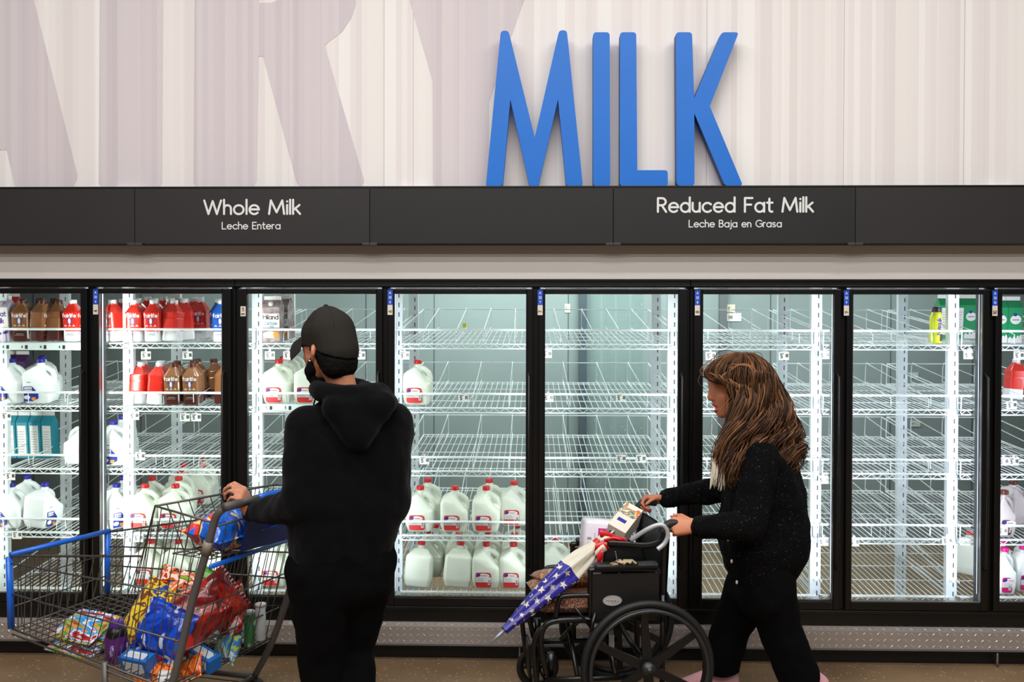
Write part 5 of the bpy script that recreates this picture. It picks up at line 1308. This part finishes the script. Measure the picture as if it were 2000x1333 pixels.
# ---- the man
mY = -1.20
mf = V((-.50, .866, 0)); mr = V((.866, .50, 0))     # torso facing and right
hf = V((-.83, .55, -.10)).normalized(); hs = V((0,0,1)).cross(hf).normalized(); hu = hf.cross(hs).normalized()
man = thing('person', 'man in black hoodie and black cap with beard, seen from behind, pushing the cart', 'person', (P(665,900,mY).x, mY, 0))
hc = P(641, 684, mY-.0)
neck = P(664, 738, mY-.01); chest = P(680, 860, mY)
Lsh, Rsh = chest+V((0,0,.055))-mr*.150, chest+V((0,0,.06))+mr*.165
pel = P(668, 1095, mY); pel0 = pel
hb0 = lerp(H0, H1, .17)
Lwr = P(490, 1004, -1.13); Lel = P(588, 985, -1.32); Rel = P(768, 960, -1.02)
hb1 = lerp(H0, H1, .80); Rwr = hb1-heading*.075+up*.045
tips = []
B = MB()
headpts(B, hc, hf, hs, hu, 1.05)
B.limb([hc-hu*.05-hf*.02, neck, chest+up*.12], [.056,.054,.05])
B.hull([(chest+up*.02-mr*.10, .06), (chest+up*.02+mr*.10, .06), (chest-up*.10-mr*.08, .085), (chest-up*.10+mr*.08, .085)])
B.hull([(chest-up*.10-mr*.07, .085), (chest-up*.10+mr*.07, .085), (pel+up*.04-mr*.07, .09), (pel+up*.04+mr*.07, .09)])
kneeL, kneeR = P(628,1300,mY-.02), P(690,1300,mY+.10)
kneeL.z = kneeR.z = .46
anL, anR = V((kneeL.x+.02, kneeL.y+.02, .09)), V((kneeR.x+.04, kneeR.y-.16, .11))
B.limb([pel-mr*.085, kneeL, anL], [.095,.058,.040]); B.limb([pel+mr*.085, kneeR, anR], [.095,.058,.040])
for a in (anL, anR): B.hull([(a-up*.03-mf*.03, .035), (a-up*.055+mf*.15, .024), (a-up*.05+mf*.10+mr*.02, .026)])
B.limb([Lsh, Lel, Lwr], [.052,.043,.028]); B.limb([Rsh, Rel, Rwr], [.052,.043,.028])
hand(B, Lwr, (V(hb0)+up*.052-heading*(-.012))-V(Lwr), V((-.1,-.45,1)), (.75,1.15,.75), V((.15,.9,.1)), scale=1.06, thumb_curl=1.0)
hand(B, Rwr, (V(hb1)+up*.04+heading*.02)-V(Rwr), V((0,.0,1)), (.75,1.15,.75), V((-.2,-.9,0)), scale=1.06, thumb_curl=1.0)
body = obj('body', B.remesh(.0046, 4, .5), M_skinm, man)
eyes(man, hc, hf, hs, hu, 1.05)
# beard, hair
T = lambda x, y, z: hc+(hf*x+hs*y+hu*z)*1.05
bd = MB(); bd.hull([(T(.070,0,-.085), .030), (T(.045,.034,-.085), .028), (T(.045,-.034,-.085), .028), (T(.055,0,-.118), .024), (T(.03,.030,-.108), .022), (T(.03,-.030,-.108), .022)])
bd.hull([(T(.045,.046,-.070), .024), (T(.012,.062,-.030), .014), (T(.020,.058,-.062), .018)]); bd.hull([(T(.045,-.046,-.070), .024), (T(.012,-.062,-.030), .014), (T(.020,-.058,-.062), .018)])
bd.hull([(T(.075,.028,-.055), .012), (T(.086,0,-.040), .008), (T(.075,-.028,-.055), .012)])
bm2 = bd.remesh(.004, 3); bm2.v = [p+V(noise.noise_vector(p*90))*.0035 for p in bm2.v]; obj('beard', bm2, M_beard, man)
hr = MB(); hr.hull([(T(-.035,0,.04), .082), (T(-.045,0,-.01), .076), (T(-.050,.02,-.055), .052), (T(-.050,-.02,-.055), .052), (T(-.01,.042,.02), .045), (T(-.01,-.042,.02), .045)], sub=3)
hm = hr.remesh(.005, 2)
for i_, p in enumerate(hm.v):
    h = (p-hc).dot(hu)-(.014-.42*max(0,.03-(p-hc).dot(hf)))
    if h > -.004: hm.v[i_] = p+(hc+hu*.03-p)*min(.35, .05+h*5)
if 1: hm.v = [p+V(noise.noise_vector(p*120))*.003 for p in hm.v]; obj('hair', hm, M_beard, man)
# cap
cp = MB(); cc = T(-.010, 0, .052)
cp.hull([(T(-.022,0,.058), .089), (T(.018,0,.056), .082), (T(-.03,0,.03), .086), (T(-.040,0,-.004), .083), (T(.02,0,.032), .079), (T(-.005,0,.082), .076)], sub=3)
cr = cp.remesh(.005, 5)
keep = []; cut = lambda p: (p-hc).dot(hu)-.018+.42*max(0, .03-(p-hc).dot(hf))
vs = []
for p in cr.v:
    h = cut(p)
    if h < 0: p = p-hu*h*.96+(cc-p)*.03
    vs.append(p)
cr.v = vs; capo = obj('cap', cr, M_cap, man, label='black baseball cap')
br = MB(); nb = 14; rows = 7; top = []
for i in range(rows+1):
    for j in range(nb+1):
        a = (j/nb*2-1)*1.15; k = i/rows
        x = .066+.086*k*math.cos(a*.9)**.6 + .024*(math.cos(a)-1)*1.2; y = math.sin(a)*(.090-.006*k); z = .080-.030*k-.075*(math.sin(a)**2)-.15*y
        top.append(T(x, y, z))
fs = [(i*(nb+1)+j, i*(nb+1)+j+1, (i+1)*(nb+1)+j+1, (i+1)*(nb+1)+j) for i in range(rows) for j in range(nb)]
br.add(top, fs, 0, True); br.add([p-hu*.004 for p in top], [f[::-1] for f in fs], 0, True)
obj('brim', br, M_cap, capo); obj('button', MB().ell(T(-.004,0,.155), (.009,.009,.006)), M_cap, capo)
from mathutils.bvhtree import BVHTree
bv = BVHTree.FromPolygons(cr.v, cr.f); sm_ = MB()
for k in range(6):
    a = PI*k/3+.5; pts = []
    for i in range(12):
        b_ = .06+i/11*1.3; d = (hf*math.cos(a)+hs*math.sin(a))*math.sin(b_)+hu*math.cos(b_)
        hit = bv.ray_cast(cc+d*.3, -d)[0]
        if hit is not None: pts.append(hit+d*.0004)
    if len(pts) > 3: sm_.tube(pts, .0011, 5)
obj('cap_seam', sm_, M_cap, capo)
# earring
eo = T(-.004,.092,-.036); obj('earring', MB().ell(eo, (.004,)*3), M_chrome, man)
# hoodie
H = MB()
chh = chest+up*.02
H.hull([(Lsh-up*.03+mr*.02, .082), (Rsh-up*.03-mr*.02, .082), (chest+up*.115, .075), (chest-up*.02-mr*.125, .10), (chest-up*.02+mr*.14, .10)], sub=3)
H.hull([(chest-up*.0-mr*.125, .105), (chest-up*.0+mr*.135, .105), (chest-up*.24-mr*.10, .118), (chest-up*.24+mr*.12, .118)], sub=3)
wl, wr_ = P(645,1062,mY), P(696,1050,mY)
H.hull([(chest-up*.22-mr*.10, .118), (chest-up*.22+mr*.12, .118), (pel+up*.06-mr*.085, .115), (pel+up*.06+mr*.085, .115)], sub=3)
H.limb([Lsh-up*.01, Lel, lerp(Lel, Lwr, .88)], [.085,.070,.044], sub=3); H.limb([Rsh-up*.01, Rel, lerp(Rel, Rwr, .88)], [.085,.068,.044], sub=3)
H.limb([lerp(Lel, Lwr, .90), lerp(Lel, Lwr, .99)], [.038,.036])
# hood lying on the back and round the neck
for k in range(9):
    a = PI*(k/8)*1.5-.75*PI
    c0 = neck-up*.040-mf*.015; p = c0-mf*math.cos(a)*.080+mr*math.sin(a)*.088-up*(.015*math.cos(a)+.0)
    p1 = c0-mf*math.cos(a+.59)*.080+mr*math.sin(a+.59)*.088-up*.015*math.cos(a+.59)
    if k < 8: H.hull([(p, .031), (p1, .031)], sub=2)
H.hull([(chest+up*.13-mf*.10-mr*.08, .045), (chest+up*.14-mf*.10+mr*.10, .052), (chest+up*.02-mf*.10, .05), (chest+up*.16-mf*.05, .05)], sub=2)
H.hull([(P(742,768,mY+.0), .040), (P(762,786,mY+.0), .034), (P(715,775,mY-.06), .045), (P(700,800,mY-.09), .045)], sub=2)
hm = H.remesh(.007, 8)
def folds(p, amp, sc, z=1.):
    n1 = noise.noise(V((p.x*sc, p.y*sc, p.z*sc*z))); n2 = noise.noise(V((p.x*sc*2.3+7, p.y*sc*2.3, p.z*sc*2.1*z))); return amp*(n1+.5*n2)
def foldmesh(mb, amp, sc, z=1.):
    me = bpy.data.meshes.new('t'); me.from_pydata([tuple(p) for p in mb.v], [], mb.f); me.update()
    mb.v = [p+V(v.normal)*folds(p, amp, sc, z) for p, v in zip(mb.v, me.vertices)]; bpy.data.meshes.remove(me); return mb
obj('hoodie', foldmesh(hm, .010, 9), M_hood, man, label='plain black hooded sweatshirt')
dr = MB(); d0 = P(622,758,mY+.05); dr.tube(smooth([d0, P(618,772,mY+.05), P(613,790,mY+.04), P(611,806,mY+.03)], 4), .003, 6); obj('drawstring', dr, M_hood, man)
Tm = MB(); Tm.hull([(pel+up*.08-mr*.08, .108), (pel+up*.08+mr*.08, .108), (pel-up*.08-mr*.085, .115), (pel-up*.08+mr*.085, .115)], sub=3)
Tm.limb([pel-mr*.088-up*.02, kneeL, anL+up*.02], [.120,.086,.068], sub=3); Tm.limb([pel+mr*.088-up*.02, kneeR, anR+up*.02], [.120,.086,.068], sub=3)
obj('trousers', foldmesh(Tm.remesh(.008, 6), .010, 8), M_pant, man, label='loose black trousers')
for a in (anL, anR):
    s_ = MB(); s_.hull([(a-up*.04-mf*.04, .044), (a-up*.055+mf*.17, .034), (a-up*.05+mf*.10+mr*.02, .038), (a-up*.01, .045)]); sv = s_.remesh(.006, 3); sv.v = [V((p.x, p.y, max(p.z, .002))) for p in sv.v]; obj('shoe', sv, M_dsh, man)

# ---- the woman
wY = -.50
wf = V((-.985, -.05, -.16)).normalized(); ws = V((0,0,1)).cross(wf).normalized(); wu = wf.cross(ws).normalized()   # ws = her left, towards the camera
tf = V((-1, -.08, 0)).normalized(); tl = V((.08, -1, 0)).normalized()
wo = thing('person', 'woman with long wavy brown hair in black cardigan pushing the wheelchair, in profile', 'person', (P(1480,900,wY).x, wY, 0))
whc = P(1428, 760, wY)
SW = 1.04
wneck = P(1462, 840, wY); wch = P(1490, 935, wY)
wLs, wRs = P(1490,895,wY-.15), P(1478,890,wY+.15)     # near (left) and far (right) shoulders
wpel = P(1487,1120,wY)
hN, hF = L3(-.118,.925,n0), L3(-.118,.925,f0)         # push handle grips
hN.z = hF.z = HZ
wLw = hN-hd*.088+V((0,-.032,-.006)); wRw = hF-hd*.080+V((0,.020,.010))
wLe = P(1462,1030,wY-.24); wRe = P(1400,958,wY+.17)
W2 = MB(); wt = []
headpts(W2, whc, wf, ws, wu, SW, 1.)
T = lambda x, y, z: whc+wf*x*SW+ws*y*SW+wu*z*SW
W2.hull([(T(.074,.016,-.050), .008), (T(.074,-.016,-.050), .008), (T(.083,0,-.046), .008)], sub=1)
W2.limb([T(-.015,0,-.05), wneck, wch+up*.11], [.050,.047,.055])
W2.hull([(wLs+tl*-.03-up*.05, .06), (wRs+tl*.03-up*.05, .06), (wch-up*.12+tl*.07, .085), (wch-up*.12-tl*.07, .085), (wch+tf*.04-up*.02, .08)])
W2.hull([(wch-up*.10+tl*.06, .085), (wch-up*.10-tl*.06, .085), (wpel+tl*.08, .10), (wpel-tl*.08, .10)])
wkR, wkL = P(1432,1235,wY+.12), P(1530,1245,wY-.08)
waR = PZ(1418,1330,.085); waR = V((waR.x, wY+.14, .085)); waL = V((P(1582,1350,wY-.08).x, wY-.08, .16))
W2.limb([wpel-tl*.085, wkR, waR], [.098,.058,.036]); W2.limb([wpel+tl*.085, wkL, waL], [.090,.052,.034])
W2.hull([(waR-up*.035+tf*-.02, .03), (waR-up*.06+tf*.16, .02), (waR-up*.055+tf*.10, .026)]); W2.hull([(waL-up*.02+tf*-.03, .03), (waL-up*.11+tf*.10, .022)])
W2.limb([wLs, wLe, wLw], [.046,.038,.024]); W2.limb([wRs, wRe, wRw], [.046,.038,.024])
hand(W2, wLw, V((-.86,.18,-.05)), V((.1,-.85,.45)), (1.05,1.25,.8), V((-.2,0,1)), scale=.98, thumb_curl=.35, tips=wt)
k0 = len(wt)
hand(W2, wRw, V((-.80,-.10,.02)), V((-.05,.55,.85)), (1.0,1.25,.75), V((-.3,-.9,-.1)), scale=.98, thumb_curl=.55, tips=wt)
obj('body', W2.remesh(.0046, 4, .5), M_skinw, wo)
eyes(wo, whc, wf, ws, wu, SW)
lp = MB(); lp.hull([(T(.084,0,-.056), .0075), (T(.074,.022,-.062), .006)], sub=2).hull([(T(.084,0,-.056), .0075), (T(.074,-.022,-.062), .006)], sub=2)
obj('upper_lip', lp, M_lip, wo)
lp = MB(); lp.hull([(T(.079,0,-.084), .0088), (T(.069,.020,-.080), .0065)], sub=2).hull([(T(.079,0,-.084), .0088), (T(.069,-.020,-.080), .0065)], sub=2)
obj('lower_lip', lp, M_lip, wo)
obj('mouth', MB().ell(T(.066,0,-.069), (.015,.016,.009)), mat('mouth_dark', (40,10,10), rough=.5), wo)
for i, (p, d, b_) in enumerate(wt):
    R = Matrix((d, b_.cross(d), b_)).transposed()
    obj('fingernail', MB().ell(p+b_*.0045+d*.003, (.0075,.0055,.003), sub=2, R=R), M_nail, wo, label='red painted fingernail')
# cardigan with sequins
M_card = mat('cardigan_black', (5,5,6), rough=.95, spec=.12, bump=.35, bscale=140, col2=(90,90,92), vscale=170, thr=.68)
K = MB()
K.hull([(wLs-up*.02+tf*.0, .075), (wRs-up*.02, .075), (wneck-up*.10-tf*.02, .062), (wch+tf*.045-up*.03+tl*.04, .095), (wch+tf*.045-up*.03-tl*.04, .095), (wch-tf*.07-up*.02, .11)], sub=3)
q1, q2, q3 = P(1486,985,wY), P(1487,1060,wY), P(1484,1100,wY)
K.hull([(wch+tl*.09, .10), (wch-tl*.09, .10), (wch-tf*.07, .105), (q1+tf*.04+tl*.07, .115), (q1+tf*.04-tl*.07, .115), (q1-tf*.065+tl*.05, .12), (q1-tf*.065-tl*.05, .12)], sub=3)
K.hull([(q1+tf*.04+tl*.07, .115), (q1+tf*.04-tl*.07, .115), (q1-tf*.065+tl*.05, .12), (q1-tf*.065-tl*.05, .12), (q2+tf*.055+tl*.08, .115), (q2+tf*.055-tl*.08, .115), (q2-tf*.075+tl*.07, .115), (q2-tf*.075-tl*.07, .115)], sub=3)
K.hull([(q2+tf*.055+tl*.08, .115), (q2+tf*.055-tl*.08, .115), (q2-tf*.075+tl*.07, .115), (q2-tf*.075-tl*.07, .115), (q3+tf*.045+tl*.09, .10), (q3+tf*.045-tl*.09, .10), (q3-tf*.05+tl*.07, .10), (q3-tf*.05-tl*.07, .10)], sub=3)
K.limb([wLs-up*.01, wLe, lerp(wLe, wLw, .90)], [.080,.068,.045], sub=3); K.limb([wRs-up*.01, wRe, lerp(wRe, wRw, .90)], [.075,.060,.043], sub=3)
obj('cardigan', foldmesh(K.remesh(.0075, 6), .012, 9), M_card, wo, label='loose black sparkly knit cardigan')
for px, py in ((1419,1028),(1422,1054),(1429,1097),(1439,1138)):
    d = ray(px, py).normalized(); best = None
    p = P(px, py, wY-.115); obj('button', MB().ell(p, (.0055,.004,.009), sub=2), M_eye, wo, label='pearl button')
Tm = MB(); Tm.hull([(wpel+tl*.08, .115), (wpel-tl*.08, .115), (wpel-up*.08+tl*.085+tf*.01, .118), (wpel-up*.08-tl*.085+tf*.01, .118)], sub=3)
Tm.hull([(wpel-tl*.085-up*.03, .115), (P(1428,1225,wY+.12), .088)], sub=3).hull([(P(1428,1225,wY+.12), .088), (waR+V((.0,0,.012)), .084)], sub=3)
Tm.hull([(wpel+tl*.085-up*.03, .115), (P(1524,1225,wY-.08), .096)], sub=3).hull([(P(1524,1225,wY-.08), .096), (waL+V((-.050,0,.0)), .092)], sub=3)
tm2 = Tm.remesh(.008, 6); zc = .095
tm2.v = [V((p.x, p.y, max(p.z, zc))) for p in tm2.v]
obj('trousers', foldmesh(tm2, .009, 8), M_pant, wo, label='wide black trousers')
for a, toe, dz in ((waR, tf, 0), (waL, tf, .07)):
    s_ = MB(); tz = -.045 if not dz else -.11
    s_.hull([(a-up*.035-toe*.045, .040), (a+toe*.185+up*(tz-.012), .028), (a+toe*.10+up*(tz+.008), .038), (a+up*.0, .038)]); sv = s_.remesh(.005, 4); sv.v = [V((p.x, p.y, max(p.z, .016))) for p in sv.v]
    sh = obj('shoe', sv, M_shoe, wo, label='pink lace-up trainer')
    so_ = MB(); so_.hull([(a+V((0,0,-a.z+.010))-toe*.05, (.034,.036,.010)), (a+V((0,0,-a.z+.010))+toe*.20, (.028,.030,.010))]) if not dz else so_.hull([(a-toe*.05-up*.075, (.03,.03,.012)), (a+V((0,0,-a.z+.012))+toe*.19, (.028,.03,.012))])
    obj('sole', so_, M_sole, sh)
    lc = MB()
    for i in range(5): c = a+toe*(.045+i*.022)+up*(.012-i*.010); lc.tube([c+tl*.024-up*.008, c+up*.012, c-tl*.024-up*.008], .003, 6)
    obj('laces', lc, M_sole, sh)
# scarf fringe
M_scarf = mat('scarf_cream', (206,196,178), rough=.9, bump=.3, bscale=120)
sf = MB(); rn = random.Random(3)
for i in range(46):
    x = 1388+rn.random()*26; y = wY-.125+rn.random()*.03; top_ = 892+rn.random()*16; bot_ = 938+rn.random()*24-abs(x-1402)*.3
    p0, p1 = P(x+4, top_, y), P(x+rn.uniform(-4,4), bot_, y-.01); pm = lerp(p0, p1, .5)+V((rn.uniform(-.008,.008),0,0))
    sf.tube(smooth([p0, pm, p1], 3), [.0034]*5+[.0024,.0016], 5)
sf.hull([(P(1406,880,wY-.10), .03), (P(1440,860,wY-.08), .03), (P(1412,900,wY-.10), .022)])
obj('scarf', sf, M_scarf, wo, label='cream fringed scarf')
# hair
M_h1 = mat('hair_dark', (46,30,21), rough=.6, spec=.2, var=.3, vscale=30, stretch=(1,1,.3)); M_h2 = mat('hair_brown', (104,72,50), rough=.55, spec=.25, var=.3, vscale=30, stretch=(1,1,.3)); M_h3 = mat('hair_golden', (156,108,68), rough=.5, spec=.25, var=.2, vscale=30)
hbm = MB()
hbm.hull([(T(-.035,0,.055), .084), (T(.025,0,.062), .070), (T(-.05,0,.0), .082), (T(-.03,.03,-.03), .065), (T(-.03,-.03,-.03), .065)], sub=3)
hbm.hull([(T(-.05,.0,.0), .085), (P(1495,820,wY), .085), (P(1500,800,wY-.07), .05), (P(1500,800,wY+.07), .05)], sub=2)
hbm.hull([(P(1500,820,wY), .08), (P(1535,870,wY), .045), (P(1525,862,wY-.075), .030), (P(1525,862,wY+.08), .035), (P(1550,915,wY), .02)], sub=2)
hbm.hull([(T(-.01,.06,.0), .04), (P(1440,830,wY-.10), .042), (P(1450,800,wY-.085), .045)], sub=2)
hbm.hull([(P(1436,820,wY-.10), .045), (P(1420,890,wY-.12), .040), (P(1425,930,wY-.12), .018)], sub=2)
hbm.hull([(T(-.01,-.06,.0), .04), (P(1440,850,wY+.10), .04)], sub=2)
hmm = hbm.remesh(.008, 4); hmm.v = [p+V(noise.noise_vector(V((p.x*40, p.y*40, p.z*10))))*.006 for p in hmm.v]
hair = obj('hair', hmm, M_h1, wo, label='long wavy brown hair')
G = [  # guide curves in the photo, front to back
 [(1428,694),(1396,706),(1378,728),(1396,744),(1430,756),(1440,790),(1420,832),(1397,885),(1393,935)],
 [(1440,690),(1410,708),(1402,735),(1436,756),(1447,790),(1434,835),(1408,895),(1408,948)],
 [(1448,690),(1440,715),(1440,750),(1448,790),(1440,840),(1428,880),(1430,925),(1440,955)],
 [(1456,690),(1470,715),(1474,755),(1480,800),(1470,840),(1462,870),(1468,900),(1476,915)],
 [(1462,691),(1488,712),(1496,755),(1504,800),(1512,840),(1508,870),(1520,900),(1526,930)],
 [(1466,692),(1498,715),(1516,760),(1530,805),(1540,840),(1544,870),(1540,905),(1536,935)],
 [(1468,692),(1502,718),(1524,765),(1545,815),(1558,855),(1562,880),(1556,900),(1560,920)],
]
GY = [-.085,-.10,-.105,-.105,-.10,-.09,-.06]
rn = random.Random(11)
def gpt(g, t):
    i = min(int(g), len(G)-2); k = g-i; n = len(G[0])-1; s = min(t*n, n-1e-6)
    def ev(gl):
        n2 = len(gl)-1; s2 = min(t*n2, n2-1e-6); j = int(s2); f_ = s2-j
        p = [gl[max(j-1,0)], gl[j], gl[j+1], gl[min(j+2,n2)]]
        return [.5*((2*p[1][c])+(p[2][c]-p[0][c])*f_+(2*p[0][c]-5*p[1][c]+4*p[2][c]-p[3][c])*f_*f_+(3*p[1][c]-p[0][c]-3*p[2][c]+p[3][c])*f_**3) for c in (0,1)]
    a, b_ = ev(G[i]), ev(G[min(i+1,len(G)-1)])
    return a[0]*(1-k)+b_[0]*k, a[1]*(1-k)+b_[1]*k, GY[i]*(1-k)+GY[min(i+1,len(G)-1)]*k
def lock(mb, g, r, amp, freq, ph, yside, jx, jy, mi, tmax=1., n=26, t0=0.):
    pts = []; rs_ = []
    for i in range(n+1):
        t = t0+(tmax-t0)*i/n; x, y, yy = gpt(g, t)
        env = min(1, t*1.6)
        x += jx*(.4+t)+amp*.72*env*math.sin(freq*t+ph)*20; y += jy*(.3+t)+amp*.40*env*math.cos(freq*t+ph)*20
        yo = yy*min(1, .25+t*4)*yside+env*amp*.030*math.cos(freq*t+ph)
        pts.append(P(x, y, wY+yo)); rs_.append(r*(.55+.45*math.sin(PI*min(1,t*1.1+.1)))*(1 if t < .75 else 1-(t-.75)*3.6)+.0004)
    mb.tube(pts, rs_, 6, mi, flat=.55)
lk = MB()
for i in range(900):
    g = rn.random()*6; side = rn.choice([1,1,1,1,.8,.55,.2,-.3,-.8,-1])
    cl = round(g*4.5)                      # clump the locks share their wave
    mi = 0 if rn.random() < .36 else (1 if rn.random() < .80 else 2)
    if g < 1.6 and side < .5: side = -side if rn.random() < .5 else side
    lock(lk, g, rn.uniform(.0014,.0040), rn.uniform(.55,.95) if g > .9 else rn.uniform(.22,.40), 16+2*math.sin(cl*2.1), cl*2.3+side*.8+rn.gauss(0,.30), side*rn.uniform(.85,1.15), rn.uniform(-5,5), rn.uniform(-5,5), mi, tmax=rn.uniform(.72,1.0))
for i in range(300):
    g = .7+rn.random()*2.0; cl = round(g*4.5); mi = 0 if rn.random() < .30 else (1 if rn.random() < .76 else 2)
    lock(lk, g, rn.uniform(.0018,.0042), rn.uniform(.5,.9), 16+2*math.sin(cl*2.1), cl*2.3+rn.gauss(0,.35), rn.uniform(1.12,1.42), rn.uniform(-7,7), rn.uniform(-5,6), mi, tmax=rn.uniform(.85,1.0), t0=.3)
for i in range(420):
    g = 3.0+rn.random()*3; cl = round(g*4.5); mi = 0 if rn.random() < .34 else (1 if rn.random() < .8 else 2)
    lock(lk, g, rn.uniform(.0018,.0042), rn.uniform(.6,1.05), 17+2*math.sin(cl*2.1), cl*2.3+rn.gauss(0,.35), rn.uniform(.95,1.3), rn.uniform(-9,9), rn.uniform(-6,8), mi, tmax=rn.uniform(.85,1.0), t0=.2)
obj('hair_locks', lk, [M_h1, M_h2, M_h3], hair, label='wavy locks with golden highlights')
fy = MB()
for i in range(110):
    g = rn.random()*6; lock(fy, g, .0011, rn.uniform(.5,1.3), rn.uniform(7,14), rn.random()*6.28, rn.choice([1.25,1.1,.9,-.2]), rn.uniform(-14,12), rn.uniform(-12,6), rn.choice([1,2,1]), tmax=rn.uniform(.5,1.))
# stray curls in front of the forehead and long curls down the back
for pts, r, mi in (([(1440,690),(1420,684),(1402,690),(1394,706),(1398,722)], .0016, 0), ([(1470,688),(1485,690),(1490,700)], .0016, 1), ([(1400,712),(1378,722),(1364,742),(1372,758)], .0014, 1), ([(1392,730),(1372,738),(1360,748)], .0010, 0),
   ([(1430,712),(1462,716),(1470,735),(1458,760),(1440,775)], .0045, 2), ([(1425,720),(1455,712),(1476,726),(1472,752)], .0040, 2), ([(1385,728),(1405,736),(1420,728),(1440,715)], .0045, 2),
   ([(1448,778),(1456,796),(1455,815),(1446,822)], .0036, 2), ([(1505,850),(1492,862),(1475,868),(1462,866)], .0036, 2), ([(1528,865),(1534,890),(1542,912),(1535,932)], .0030, 2), ([(1505,870),(1515,890),(1512,905),(1502,908)], .0030, 2),
   ([(1553,870),(1566,885),(1570,900),(1562,918)], .0035, 0), ([(1522,820),(1540,835),(1550,858),(1548,880)], .0032, 2), ([(1430,780),(1436,800),(1426,824),(1420,850)], .0036, 2)):
    q_ = smooth([P(x, y, wY-.115) for x, y in pts], 6); n = len(q_); fy.tube(q_, [r*(1-abs(i/(n-1)*2-1)**3*.8) for i in range(n)], 6, mi, flat=.6)
obj('stray_hairs', fy, [M_h1, M_h2, M_h3], hair)
